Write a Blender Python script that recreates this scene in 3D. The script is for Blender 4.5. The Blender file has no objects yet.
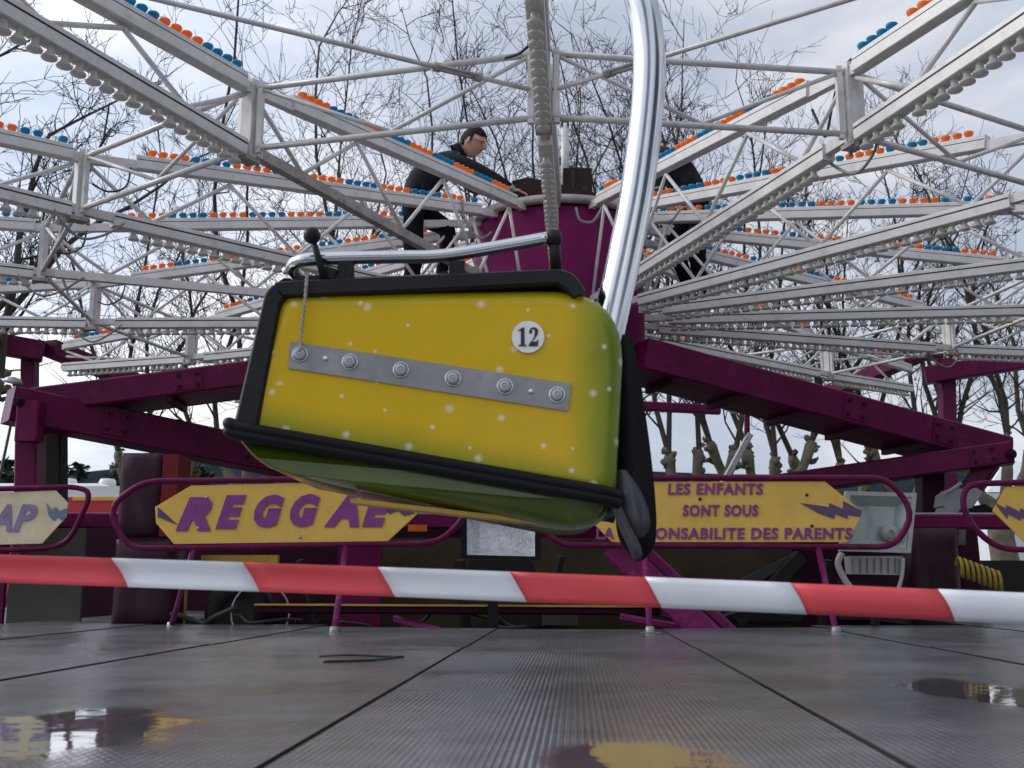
import bpy, math, random
from mathutils import Vector, Matrix
random.seed(7)
S = bpy.context.scene
COL = S.collection
PI = math.pi
# ------------------------------------------------------------------ camera
F, PITCH, CZ = 1100.0, 0.1776, 0.30
CP, SP = math.cos(PITCH), math.sin(PITCH)
def ray(px, py):
    u, v = (px - 512) / F, (384 - py) / F
    return Vector((u, CP - v * SP, SP + v * CP))
def P(px, py, Y):
    d = ray(px, py); return Vector((0, 0, CZ)) + d * (Y / d.y)
def G(px, py, z=0.0):
    d = ray(px, py); return Vector((0, 0, CZ)) + d * ((z - CZ) / d.z)
def proj(p):
    x, y, z = p[0], p[1], p[2] - CZ
    yc = y * CP + z * SP
    if yc < .05: return None
    return 512 + F * x / yc, 384 - F * (z * CP - y * SP) / yc, yc
cam = bpy.data.cameras.new('camera'); co = bpy.data.objects.new('camera', cam); COL.objects.link(co)
cam.sensor_width = 36; cam.lens = F / 1024 * 36; cam.clip_start = .05; cam.clip_end = 5000
cam.dof.use_dof = True; cam.dof.focus_distance = 6.5; cam.dof.aperture_fstop = 6.3
co.location = (0, 0, CZ); co.rotation_euler = (PI / 2 + PITCH, 0, 0)
S.camera = co

# ------------------------------------------------------------------ materials
def new_mat(name):
    m = bpy.data.materials.new(name); m.use_nodes = True
    nt = m.node_tree; b = nt.nodes['Principled BSDF']
    return m, nt, b
def N(nt, t, **k):
    n = nt.nodes.new(t)
    for a, v in k.items():
        if a.startswith('i_'): n.inputs[a[2:].replace('_', ' ')].default_value = v
        else: setattr(n, a, v)
    return n
def paint(name, col, rough=.4, metal=0, var=.25, scale=6, dirt=None, dirt_amt=.5, bump=0, bscale=60, spec=.5, coat=0, trans=0):
    """painted or worn surface: patchy tone, dirt blotches, fine bump"""
    m, nt, b = new_mat(name); L = nt.links
    tc = N(nt, 'ShaderNodeTexCoord')
    no = N(nt, 'ShaderNodeTexNoise', i_Scale=scale, i_Detail=6, i_Roughness=.6); L.new(tc.outputs['Object'], no.inputs['Vector'])
    rp = N(nt, 'ShaderNodeMapRange'); rp.inputs[1].default_value = .3; rp.inputs[2].default_value = .7
    rp.inputs[3].default_value = 1 - var; rp.inputs[4].default_value = 1 + var * .4; L.new(no.outputs['Fac'], rp.inputs[0])
    mx = N(nt, 'ShaderNodeMix', data_type='RGBA', blend_type='MULTIPLY'); mx.inputs[0].default_value = 1
    mx.inputs[6].default_value = (*col, 1); L.new(rp.outputs[0], mx.inputs[7])
    out = mx.outputs[2]
    if dirt:
        n2 = N(nt, 'ShaderNodeTexNoise', i_Scale=scale * 2.3, i_Detail=9, i_Roughness=.7); L.new(tc.outputs['Object'], n2.inputs['Vector'])
        r2 = N(nt, 'ShaderNodeMapRange'); r2.inputs[1].default_value = .54; r2.inputs[2].default_value = .75
        r2.inputs[3].default_value = 0; r2.inputs[4].default_value = dirt_amt; L.new(n2.outputs['Fac'], r2.inputs[0])
        m2 = N(nt, 'ShaderNodeMix', data_type='RGBA'); L.new(r2.outputs[0], m2.inputs[0]); L.new(out, m2.inputs[6]); m2.inputs[7].default_value = (*dirt, 1)
        out = m2.outputs[2]
    L.new(out, b.inputs['Base Color'])
    rr = N(nt, 'ShaderNodeMapRange'); rr.inputs[3].default_value = max(.03, rough - .12); rr.inputs[4].default_value = min(1, rough + .15)
    L.new(no.outputs['Fac'], rr.inputs[0]); L.new(rr.outputs[0], b.inputs['Roughness'])
    b.inputs['Metallic'].default_value = metal; b.inputs['Specular IOR Level'].default_value = spec
    b.inputs['Coat Weight'].default_value = coat; b.inputs['Coat Roughness'].default_value = .12
    b.inputs['Transmission Weight'].default_value = trans
    if bump:
        n3 = N(nt, 'ShaderNodeTexNoise', i_Scale=bscale, i_Detail=4); L.new(tc.outputs['Object'], n3.inputs['Vector'])
        bp = N(nt, 'ShaderNodeBump', i_Strength=bump, i_Distance=.02); L.new(n3.outputs['Fac'], bp.inputs['Height']); L.new(bp.outputs[0], b.inputs['Normal'])
    return m
M = {}
M['white'] = paint('white_paint', (.66, .64, .62), .35, var=.16, scale=5, dirt=(.2, .15, .11), dirt_amt=.4, bump=.03)
M['white_tube'] = paint('white_tube_paint', (.63, .61, .59), .35, var=.2, scale=9, dirt=(.16, .11, .08), dirt_amt=.5)
M['rust'] = paint('rusty_paint', (.40, .36, .33), .55, var=.4, scale=7, dirt=(.1, .035, .02), dirt_amt=.9)
M['groove'] = paint('dark_groove', (.02, .02, .02), .7)
M['purple'] = paint('purple_paint', (.110, .003, .046), .38, spec=.16, var=.35, scale=3, dirt=(.17, .045, .10), dirt_amt=.45, bump=.05, bscale=30)
M['drum'] = paint('purple_drum_paint', (.175, .009, .085), .6, spec=.12, var=.2, scale=3, dirt=(.09, .02, .05), dirt_amt=.4, bump=.03)
M['magenta'] = paint('bright_purple_paint', (.19, .010, .105), .4, spec=.25, var=.35, scale=8, dirt=(.4, .2, .33), dirt_amt=.35)
M['darkpurple'] = paint('dark_purple_paint', (.030, .002, .014), .55, var=.4, scale=4, spec=.15)
M['vinyl'] = paint('dark_purple_vinyl', (.030, .005, .017), .5, spec=.25, var=.3, scale=5, bump=.5, bscale=7)
M['redvinyl'] = paint('red_vinyl', (.15, .006, .008), .55, spec=.25, var=.3, scale=6, bump=.4, bscale=8)
M['black'] = paint('black_plastic', (.018, .018, .019), .5, spec=.2, var=.3, scale=14, dirt=(.05, .05, .05), dirt_amt=.3, bump=.06, bscale=90)
M['rubber'] = paint('black_rubber', (.008, .008, .009), .5, spec=.15, var=.3, scale=9, bump=.08, bscale=40)
M['belt'] = paint('grey_rubber_belt', (.045, .045, .052), .3, var=.4, scale=9)
M['dark'] = paint('dark_grime', (.010, .009, .009), .8, var=.4, scale=5)
M['chrome'] = paint('chrome', (.62, .63, .65), .09, metal=1, var=.06, scale=9, dirt=(.4, .38, .36), dirt_amt=.12)
M['steel'] = paint('brushed_steel', (.30, .295, .29), .38, metal=.7, var=.25, scale=10, dirt=(.2, .18, .16), dirt_amt=.4)
M['zinc'] = paint('galvanised', (.4, .41, .42), .45, metal=.6, var=.3, scale=12)
M['yellowsign'] = paint('yellow_sign', (.72, .45, .09), .45, spec=.25, var=.12, scale=4, dirt=(.4, .24, .06), dirt_amt=.5)
M['palesign'] = paint('pale_faded_sign', (.72, .62, .42), .45, spec=.3, var=.2, scale=4, dirt=(.55, .33, .08), dirt_amt=.8)
M['letter'] = paint('purple_letter', (.24, .055, .22), .5, spec=.2, var=.25, scale=9)
M['bolt'] = paint('dark_violet_bolt', (.09, .04, .12), .4, var=.2)
M['boltblue'] = paint('faded_blue_bolt', (.16, .19, .3), .5, var=.2)
M['paleletter'] = paint('faded_violet_letter', (.27, .2, .36), .5, var=.3)
M['yellowmetal'] = paint('yellow_metal', (.5, .3, .03), .4, var=.3, scale=5, dirt=(.1, .07, .03), dirt_amt=.6)
M['beige'] = paint('brown_beige_panel', (.052, .038, .022), .7, var=.4, scale=3, spec=.15, dirt=(.02, .015, .01), dirt_amt=.6)
M['greypanel'] = paint('grey_panel', (.075, .070, .062), .6, spec=.2, var=.2, scale=4, dirt=(.05, .045, .04), dirt_amt=.5)
M['brownbox'] = paint('brown_box', (.030, .013, .011), .6, spec=.2, var=.4, scale=6)
M['tapewhite'] = paint('white_tape', (.68, .69, .71), .3, var=.05, scale=3, bump=.12, bscale=9)
M['tapered'] = paint('red_tape', (.66, .075, .085), .35, spec=.25, var=.08, scale=3, bump=.12, bscale=9)
M['numwhite'] = paint('white_sticker', (.82, .81, .78), .35, var=.08, scale=20, dirt=(.5, .45, .35), dirt_amt=.3)
M['ink'] = paint('black_ink', (.012, .012, .012), .4)
M['skin'] = paint('skin', (.52, .29, .21), .5, var=.15, scale=20)
M['jacket'] = paint('dark_jacket', (.016, .018, .023), .8, spec=.15, var=.5, scale=14, bump=.8, bscale=11)
M['trouser'] = paint('dark_trousers', (.008, .009, .013), .85, spec=.1, var=.5, scale=14, bump=.7, bscale=13)
M['shoe'] = paint('dark_shoe', (.012, .011, .01), .5)
M['hair'] = paint('dark_hair', (.014, .009, .006), .7, spec=.2, var=.5, scale=60, bump=.6, bscale=110)
M['bark'] = paint('plane_bark', (.18, .155, .105), .85, var=.5, scale=4, dirt=(.07, .06, .045), dirt_amt=.9, bump=.6, bscale=12)
M['branch'] = paint('bare_branch', (.075, .062, .047), .85, var=.4, scale=3, dirt=(.045, .035, .03), dirt_amt=.8)
M['twig'] = paint('bare_twig', (.042, .031, .026), .85, var=.3, scale=3)
M['conifer'] = paint('conifer', (.03, .048, .028), .9, var=.5, scale=1)
M['cream'] = paint('white_vehicle', (.75, .75, .73), .3, var=.06)
M['vehred'] = paint('red_vehicle', (.5, .015, .02), .3, var=.15, scale=2)
M['vehyel'] = paint('yellow_stripe', (.75, .42, .03), .3, var=.1)
M['tent'] = paint('white_tent', (.7, .72, .74), .6, var=.06)
M['whitebox'] = paint('white_floodlight_paint', (.36, .36, .35), .4, var=.15, scale=12, dirt=(.2, .18, .15), dirt_amt=.4)
M['greybox'] = paint('grey_floodlight_paint', (.22, .23, .24), .45, var=.2, scale=12)
M['reflector'] = paint('hammered_reflector', (.78, .79, .81), .3, metal=.45, var=.3, scale=14, bump=.9, bscale=55)
M['lens'] = paint('floodlight_glass', (.36, .42, .40), .15, var=.2, scale=6)
M['hose'] = paint('yellow_hose', (.30, .21, .015), .4)
M['cable'] = paint('grey_cable', (.25, .24, .23), .5)
M['darkcable'] = paint('dark_cable', (.02, .02, .02), .5)
M['rope'] = paint('pale_rope', (.42, .39, .34), .8, var=.5, scale=60)
M['amber'] = paint('amber_reflector', (.5, .11, .01), .3)

def lamp_mat(name, col, rough, trans):
    m, nt, b = new_mat(name)
    b.inputs['Base Color'].default_value = (*col, 1); b.inputs['Roughness'].default_value = rough
    b.inputs['Coat Weight'].default_value = .3
    tr = N(nt, 'ShaderNodeBsdfTranslucent'); tr.inputs[0].default_value = (*col, 1)
    mx = N(nt, 'ShaderNodeMixShader'); mx.inputs[0].default_value = trans
    nt.links.new(b.outputs[0], mx.inputs[1]); nt.links.new(tr.outputs[0], mx.inputs[2])
    nt.links.new(mx.outputs[0], nt.nodes['Material Output'].inputs[0])
    return m
M['orange'] = lamp_mat('orange_lamp_plastic', (.9, .30, .05), .3, .55)
M['blue'] = lamp_mat('blue_lamp_plastic', (.012, .30, .52), .3, .5)
M['bulb'] = lamp_mat('clear_bulb_glass', (.6, .62, .64), .08, .25)
M['clear'] = lamp_mat('clear_lamp_plastic', (.64, .62, .59), .07, .5)

def gondola_paint():
    """airbrushed lacquer: yellow in the middle of the panel fading to green at its ends, with soft white stars"""
    m, nt, b = new_mat('yellow_green_lacquer'); L = nt.links
    tc = N(nt, 'ShaderNodeTexCoord'); sx = N(nt, 'ShaderNodeSeparateXYZ'); L.new(tc.outputs['Object'], sx.inputs[0])
    def mr(src, a, bb, c=0, d=1):
        r = N(nt, 'ShaderNodeMapRange'); r.interpolation_type = 'SMOOTHSTEP'
        for i, v in enumerate((a, bb, c, d)): r.inputs[i + 1].default_value = v
        L.new(src, r.inputs[0]); return r.outputs[0]
    def math_(op, a, c):
        n = N(nt, 'ShaderNodeMath', operation=op)
        for i, s in enumerate((a, c)):
            if isinstance(s, (int, float)): n.inputs[i].default_value = s
            else: L.new(s, n.inputs[i])
        return n.outputs[0]
    right = mr(sx.outputs['X'], .34, .55); low = mr(math_('ADD', sx.outputs['Z'], math_('MULTIPLY', sx.outputs['X'], .19)), -.10, -.26)
    top = mr(sx.outputs['Z'], .20, .29, 0, .55); back = mr(sx.outputs['Y'], .03, .12)
    g = math_('MAXIMUM', math_('MAXIMUM', right, math_('MULTIPLY', low, .95)), math_('MAXIMUM', top, back))
    no = N(nt, 'ShaderNodeTexNoise', i_Scale=7, i_Detail=5); L.new(tc.outputs['Object'], no.inputs['Vector'])
    g2 = N(nt, 'ShaderNodeMath', operation='MULTIPLY_ADD', use_clamp=True); L.new(math_('SUBTRACT', no.outputs['Fac'], .5), g2.inputs[0]); g2.inputs[1].default_value = .35; L.new(g, g2.inputs[2])
    cr = N(nt, 'ShaderNodeValToRGB'); e = cr.color_ramp.elements
    e[0].position = 0; e[0].color = (.66, .42, .003, 1); e[1].position = 1; e[1].color = (.10, .165, .006, 1)
    q = e.new(.5); q.color = (.33, .31, .004, 1); L.new(g2.outputs[0], cr.inputs[0])
    # stars
    cb_ = N(nt, 'ShaderNodeCombineXYZ'); L.new(sx.outputs['X'], cb_.inputs[0]); L.new(sx.outputs['Z'], cb_.inputs[1])
    vo = N(nt, 'ShaderNodeTexVoronoi', voronoi_dimensions='2D', i_Scale=11.0, i_Randomness=1.0); L.new(cb_.outputs[0], vo.inputs['Vector'])
    w0 = N(nt, 'ShaderNodeTexWhiteNoise'); L.new(vo.outputs['Color'], w0.inputs['Vector'])
    dn = math_('DIVIDE', vo.outputs['Distance'], mr(w0.outputs['Value'], 0, 1, .55, 1.5))
    st = mr(dn, .125, .02)
    wn = N(nt, 'ShaderNodeTexWhiteNoise'); L.new(vo.outputs['Position'], wn.inputs['Vector'])
    keep = math_('GREATER_THAN', wn.outputs['Value'], .42)
    sm = math_('MULTIPLY', math_('MULTIPLY', st, keep), mr(w0.outputs['Value'], 0, 1, .75, .5))
    mx = N(nt, 'ShaderNodeMix', data_type='RGBA'); L.new(sm, mx.inputs[0]); L.new(cr.outputs[0], mx.inputs[6]); mx.inputs[7].default_value = (.8, .8, .7, 1)
    # scratches and grime
    n2 = N(nt, 'ShaderNodeTexNoise', i_Scale=26, i_Detail=10, i_Roughness=.75); L.new(tc.outputs['Object'], n2.inputs['Vector'])
    m3 = N(nt, 'ShaderNodeMix', data_type='RGBA'); L.new(mr(n2.outputs['Fac'], .62, .74, 0, .4), m3.inputs[0]); L.new(mx.outputs[2], m3.inputs[6]); m3.inputs[7].default_value = (.2, .15, .02, 1)
    L.new(m3.outputs[2], b.inputs['Base Color'])
    L.new(mr(n2.outputs['Fac'], .3, .75, .22, .5), b.inputs['Roughness'])
    b.inputs['Coat Weight'].default_value = .25; b.inputs['Coat Roughness'].default_value = .1; b.inputs['Specular IOR Level'].default_value = .2
    return m
M['lacquer'] = gondola_paint()
M['greenhull'] = paint('green_lacquer', (.085, .12, .005), .18, spec=.3, var=.35, scale=4, dirt=(.2, .2, .08), dirt_amt=.35, coat=.6)

def floor_mat(name, pattern, yaw):
    """wet aluminium deck plate: ribs or small studs, water film where the noise is high"""
    m, nt, b = new_mat(name); L = nt.links
    tc = N(nt, 'ShaderNodeTexCoord'); mp = N(nt, 'ShaderNodeMapping'); mp.inputs['Rotation'].default_value = (0, 0, yaw)
    L.new(tc.outputs['Object'], mp.inputs['Vector'])
    def mr(src, a, bb, c=0, d=1):
        r = N(nt, 'ShaderNodeMapRange')
        for i, v in enumerate((a, bb, c, d)): r.inputs[i + 1].default_value = v
        L.new(src, r.inputs[0]); return r.outputs[0]
    if pattern == 'ribs':
        w = N(nt, 'ShaderNodeTexWave', i_Scale=23.0); w.bands_direction = 'X'; w.inputs['Distortion'].default_value = .0
        L.new(mp.outputs[0], w.inputs['Vector']); h = w.outputs['Fac']
    else:
        w1 = N(nt, 'ShaderNodeTexWave', i_Scale=18); w1.bands_direction = 'X'; L.new(mp.outputs[0], w1.inputs['Vector'])
        w2 = N(nt, 'ShaderNodeTexWave', i_Scale=13); w2.bands_direction = 'Y'; L.new(mp.outputs[0], w2.inputs['Vector'])
        mm = N(nt, 'ShaderNodeMath', operation='MULTIPLY'); L.new(w1.outputs['Fac'], mm.inputs[0]); L.new(w2.outputs['Fac'], mm.inputs[1]); h = mm.outputs[0]
    n1 = N(nt, 'ShaderNodeTexNoise', i_Scale=1.25, i_Detail=5, i_Roughness=.55); L.new(tc.outputs['Object'], n1.inputs['Vector'])
    # two standing puddles whose outline wobbles with the noise
    puds = None
    for (c, rx, ry) in PUD:
        vs = N(nt, 'ShaderNodeVectorMath', operation='SUBTRACT'); L.new(tc.outputs['Object'], vs.inputs[0]); vs.inputs[1].default_value = (c[0], c[1], 0)
        dv = N(nt, 'ShaderNodeVectorMath', operation='DIVIDE'); L.new(vs.outputs[0], dv.inputs[0]); dv.inputs[1].default_value = (rx, ry, 1)
        ln = N(nt, 'ShaderNodeVectorMath', operation='LENGTH'); L.new(dv.outputs[0], ln.inputs[0])
        nz = N(nt, 'ShaderNodeTexNoise', i_Scale=5, i_Detail=4); L.new(tc.outputs['Object'], nz.inputs['Vector'])
        ad = N(nt, 'ShaderNodeMath', operation='MULTIPLY_ADD'); L.new(nz.outputs['Fac'], ad.inputs[0]); ad.inputs[1].default_value = 1.3; L.new(ln.outputs['Value'], ad.inputs[2])
        o = mr(ad.outputs[0], 1.85, 1.45)
        if puds is None: puds = o
        else:
            mxm = N(nt, 'ShaderNodeMath', operation='MAXIMUM'); L.new(puds, mxm.inputs[0]); L.new(o, mxm.inputs[1]); puds = mxm.outputs[0]
    wet = N(nt, 'ShaderNodeMath', operation='MAXIMUM'); L.new(mr(n1.outputs['Fac'], .40, .60, .15, .85), wet.inputs[0]); L.new(puds, wet.inputs[1]); wet = wet.outputs[0]
    n2 = N(nt, 'ShaderNodeTexNoise', i_Scale=9, i_Detail=8, i_Roughness=.7); L.new(tc.outputs['Object'], n2.inputs['Vector'])
    cr = N(nt, 'ShaderNodeValToRGB'); e = cr.color_ramp.elements; e[0].position = .3; e[0].color = (.20, .206, .225, 1); e[1].position = .75; e[1].color = (.37, .38, .405, 1)
    L.new(n2.outputs['Fac'], cr.inputs[0])
    hm = N(nt, 'ShaderNodeMix', data_type='RGBA', blend_type='MULTIPLY'); hm.inputs[0].default_value = .34; L.new(cr.outputs[0], hm.inputs[6]); L.new(h, hm.inputs[7])
    dk = N(nt, 'ShaderNodeMix', data_type='RGBA'); L.new(mr(puds, 0, 1, 0, 1), dk.inputs[0]); L.new(hm.outputs[2], dk.inputs[6]); dk.inputs[7].default_value = (.52, .52, .54, 1)
    L.new(dk.outputs[2], b.inputs['Base Color'])
    ro = N(nt, 'ShaderNodeMath', operation='MULTIPLY_ADD'); L.new(wet, ro.inputs[0]); ro.inputs[1].default_value = -.15; ro.inputs[2].default_value = .29
    rx_ = N(nt, 'ShaderNodeMix', data_type='FLOAT'); L.new(puds, rx_.inputs[0]); L.new(ro.outputs[0], rx_.inputs[2]); rx_.inputs[3].default_value = .035
    L.new(rx_.outputs[0], b.inputs['Roughness'])
    me = N(nt, 'ShaderNodeMapRange'); L.new(puds, me.inputs[0]); me.inputs[3].default_value = .45; me.inputs[4].default_value = .85; L.new(me.outputs[0], b.inputs['Metallic'])
    # water drops
    vo = N(nt, 'ShaderNodeTexVoronoi', i_Scale=42); L.new(tc.outputs['Object'], vo.inputs['Vector'])
    bs = N(nt, 'ShaderNodeMath', operation='MULTIPLY_ADD'); L.new(wet, bs.inputs[0]); bs.inputs[1].default_value = -.30; bs.inputs[2].default_value = .55
    iv = N(nt, 'ShaderNodeMath', operation='SUBTRACT', use_clamp=True); iv.inputs[0].default_value = 1; L.new(puds, iv.inputs[1])
    bs2 = N(nt, 'ShaderNodeMath', operation='MULTIPLY'); L.new(bs.outputs[0], bs2.inputs[0]); L.new(iv.outputs[0], bs2.inputs[1])
    bp = N(nt, 'ShaderNodeBump', i_Distance=.0025); L.new(bs2.outputs[0], bp.inputs['Strength']); L.new(h, bp.inputs['Height'])
    nw = N(nt, 'ShaderNodeTexNoise', i_Scale=6, i_Detail=3); L.new(tc.outputs['Object'], nw.inputs['Vector'])
    b2 = N(nt, 'ShaderNodeBump', i_Strength=.05, i_Distance=.02); L.new(nw.outputs['Fac'], b2.inputs['Height']); L.new(bp.outputs[0], b2.inputs['Normal'])
    L.new(b2.outputs[0], b.inputs['Normal'])
    return m

# ------------------------------------------------------------------ object helpers
W = {}
def setp(o, label=None, cat=None, group=None, kind=None):
    if label: o['label'] = label
    if cat: o['category'] = cat
    if group: o['group'] = group
    if kind: o['kind'] = kind
    return o
def thing(name, loc, label, cat, group=None):
    o = bpy.data.objects.new(name, None); COL.objects.link(o); o.location = loc; o.empty_display_size = .1
    W[o.name] = Vector(loc); return setp(o, label, cat, group)
class MB:
    def __init__(s): s.v = []; s.f = []; s.sm = []; s.mi = []; s.cur = 0
    def add(s, vs, fs, smooth=False):
        b = len(s.v); s.v += [Vector(x) for x in vs]
        for f in fs: s.f.append([i + b for i in f]); s.sm.append(smooth); s.mi.append(s.cur)
        return s
    def box(s, a, b):
        (x0, y0, z0), (x1, y1, z1) = a, b
        x0, x1 = sorted((x0, x1)); y0, y1 = sorted((y0, y1)); z0, z1 = sorted((z0, z1))
        return s.add([(x0,y0,z0),(x1,y0,z0),(x1,y1,z0),(x0,y1,z0),(x0,y0,z1),(x1,y0,z1),(x1,y1,z1),(x0,y1,z1)],
              [(3,2,1,0),(4,5,6,7),(0,1,5,4),(1,2,6,5),(2,3,7,6),(3,0,4,7)])
    def bar(s, a, b, w, h, up=(0, 0, 1), bev=0):
        a, b = Vector(a), Vector(b); d = (b - a).normalized(); up = Vector(up)
        if abs(d.dot(up)) > .98: up = Vector((0, 1, 0))
        sd = d.cross(up).normalized(); u = sd.cross(d).normalized()
        if bev:
            pr = [(-w/2+bev,-h/2),(w/2-bev,-h/2),(w/2,-h/2+bev),(w/2,h/2-bev),(w/2-bev,h/2),(-w/2+bev,h/2),(-w/2,h/2-bev),(-w/2,-h/2+bev)]
        else: pr = [(-w/2,-h/2),(w/2,-h/2),(w/2,h/2),(-w/2,h/2)]
        n = len(pr); vs = [c + sd * x + u * y for c in (a, b) for x, y in pr]
        fs = [tuple(range(n))[::-1] if False else tuple(range(n)), tuple(range(2*n-1, n-1, -1))]
        fs += [(i, n+i, n+(i+1) % n, (i+1) % n) for i in range(n)]
        return s.add(vs, fs)
    def tube(s, pts, r, seg=10, cap=True):
        pts = [Vector(p) for p in pts]; n = len(pts); rs = r if isinstance(r, (list, tuple)) else [r] * n
        t = [(pts[min(i+1, n-1)] - pts[max(i-1, 0)]).normalized() for i in range(n)]
        up = Vector((0, 0, 1)) if abs(t[0].z) < .9 else Vector((1, 0, 0))
        nx = t[0].cross(up).normalized(); vs = []
        for i in range(n):
            nx = (nx - t[i] * nx.dot(t[i]))
            nx = nx.normalized() if nx.length > 1e-6 else t[i].orthogonal().normalized()
            ny = t[i].cross(nx)
            for k in range(seg):
                a = 2 * PI * k / seg; vs.append(pts[i] + (nx * math.cos(a) + ny * math.sin(a)) * rs[i])
        fs = [(i*seg+k, (i+1)*seg+k, (i+1)*seg+(k+1) % seg, i*seg+(k+1) % seg)[::-1] for i in range(n-1) for k in range(seg)]
        s.add(vs, fs, True)
        if cap:
            b = len(s.v) - n * seg
            s.f += [[b+k for k in range(seg)][::-1], [b+(n-1)*seg+k for k in range(seg)]]; s.sm += [False]*2; s.mi += [s.cur]*2
        return s
    def lathe(s, prof, c=(0, 0, 0), ax=(0, 0, 1), seg=16, smooth=True):
        c = Vector(c); ax = Vector(ax).normalized(); u = ax.orthogonal().normalized(); w = ax.cross(u); vs = []
        for r, h in prof:
            for k in range(seg):
                a = 2*PI*k/seg; vs.append(c + ax*h + (u*math.cos(a) + w*math.sin(a))*max(r, 1e-4))
        fs = [(i*seg+k, i*seg+(k+1) % seg, (i+1)*seg+(k+1) % seg, (i+1)*seg+k) for i in range(len(prof)-1) for k in range(seg)]
        return s.add(vs, fs, smooth)
    def prism(s, pts, off):
        """polygon (list of 3-D points) pushed along off"""
        pts = [Vector(p) for p in pts]; off = Vector(off); n = len(pts)
        vs = pts + [p + off for p in pts]
        return s.add(vs, [tuple(range(n)), tuple(range(2*n-1, n-1, -1))] + [(i, n+i, n+(i+1) % n, (i+1) % n) for i in range(n)])
    def build(s, name, mat, parent=None, origin=None, **kw):
        if origin is None: origin = W[parent.name] if parent else Vector((0, 0, 0))
        o0 = Vector(origin)
        me = bpy.data.meshes.new(name); me.from_pydata([v - o0 for v in s.v], [], s.f)
        me.polygons.foreach_set('use_smooth', s.sm); me.polygons.foreach_set('material_index', s.mi)
        for m in (mat if isinstance(mat, (list, tuple)) else [mat]): me.materials.append(m)
        import bmesh as _b
        bm = _b.new(); bm.from_mesh(me); _b.ops.recalc_face_normals(bm, faces=bm.faces[:]); bm.to_mesh(me); bm.free()
        o = bpy.data.objects.new(name, me); COL.objects.link(o)
        if parent:
            o.parent = parent; o.location = o0 - W[parent.name]
        else: o.location = o0
        W[o.name] = o0
        return setp(o, **kw)
def part(mb, name, mat, parent, label=None):
    return mb.build(name, mat, parent, label=label)
def smooth_path(pts, n=6):
    """Catmull-Rom through points"""
    pts = [Vector(p) for p in pts]; out = []
    for i in range(len(pts)-1):
        p0, p1, p2, p3 = pts[max(i-1, 0)], pts[i], pts[i+1], pts[min(i+2, len(pts)-1)]
        for k in range(n):
            t = k/n
            out.append(.5*((2*p1) + (p2-p0)*t + (2*p0-5*p1+4*p2-p3)*t*t + (3*p1-p0-3*p2+p3)*t**3))
    return out + [pts[-1]]
def text_mesh(txt, size, mat, parent, loc, name='lettering', shear=0, bold=.0, width=None, rotz=0, rotx=PI/2, roty=0, spacing=1.0, ext=.003):
    cu = bpy.data.curves.new(name, 'FONT'); cu.body = txt; cu.size = size; cu.shear = shear; cu.offset = bold; cu.extrude = ext
    cu.align_x = 'CENTER'; cu.align_y = 'CENTER'; cu.space_character = spacing; cu.resolution_u = 3
    t = bpy.data.objects.new(name, cu); COL.objects.link(t); bpy.context.view_layer.update()
    dg = bpy.context.evaluated_depsgraph_get(); me = bpy.data.meshes.new_from_object(t.evaluated_get(dg))
    xs = [v.co.x for v in me.vertices]; ys = [v.co.y for v in me.vertices]
    cx, cy = (min(xs)+max(xs))/2, (min(ys)+max(ys))/2; k = (width/(max(xs)-min(xs))) if width else 1
    for v in me.vertices: v.co.x = (v.co.x-cx)*k; v.co.y -= cy
    bpy.data.objects.remove(t); me.materials.clear(); me.materials.append(mat); me.name = name
    # every letter becomes a mesh of its own
    nv_ = len(me.vertices); par = list(range(nv_))
    def find(a):
        while par[a] != a: par[a] = par[par[a]]; a = par[a]
        return a
    for e_ in me.edges: par[find(e_.vertices[0])] = find(e_.vertices[1])
    for p_ in me.polygons:
        for v_ in p_.vertices[1:]: par[find(v_)] = find(p_.vertices[0])
    cells = {}
    for p_ in me.polygons: cells.setdefault(find(p_.vertices[0]), []).append(list(p_.vertices))
    for fs in cells.values():
        used = sorted({i for f in fs for i in f}); ix = {q: i for i, q in enumerate(used)}
        m2 = bpy.data.meshes.new('letter'); m2.from_pydata([me.vertices[i].co[:] for i in used], [], [[ix[i] for i in f] for f in fs]); m2.materials.append(mat)
        o = bpy.data.objects.new('letter', m2); COL.objects.link(o); o.rotation_euler = (rotx, roty, rotz)
        o.parent = parent; o.location = Vector(loc) - W[parent.name]; W[o.name] = Vector(loc)
    bpy.data.meshes.remove(me)

# ------------------------------------------------------------------ world and light
SUN_AZ, SUN_EL = math.radians(-72), math.radians(32)       # azimuth from +Y, negative = left
w = bpy.data.worlds.new('World'); S.world = w; w.use_nodes = True; nt = w.node_tree; L = nt.links
bg = nt.nodes['Background']; bg.inputs['Strength'].default_value = .1
sky = N(nt, 'ShaderNodeTexSky', sky_type='NISHITA', sun_disc=False, sun_elevation=SUN_EL, sun_rotation=SUN_AZ, air_density=1.0, dust_density=2.0)
tc = N(nt, 'ShaderNodeTexCoord'); mp = N(nt, 'ShaderNodeMapping'); mp.inputs['Scale'].default_value = (1, 1, 2.6); L.new(tc.outputs['Generated'], mp.inputs['Vector'])
n1 = N(nt, 'ShaderNodeTexNoise', i_Scale=2.1, i_Detail=8, i_Roughness=.56, i_Distortion=.25); L.new(mp.outputs[0], n1.inputs['Vector'])
cr = N(nt, 'ShaderNodeValToRGB'); e = cr.color_ramp.elements
e[0].position = .33; e[0].color = (4.0, 4.6, 5.7, 1); e[1].position = .66; e[1].color = (9.8, 9.7, 9.7, 1)
q = e.new(.5); q.color = (5.7, 6.2, 7.4, 1)
L.new(n1.outputs['Fac'], cr.inputs[0])
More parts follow.
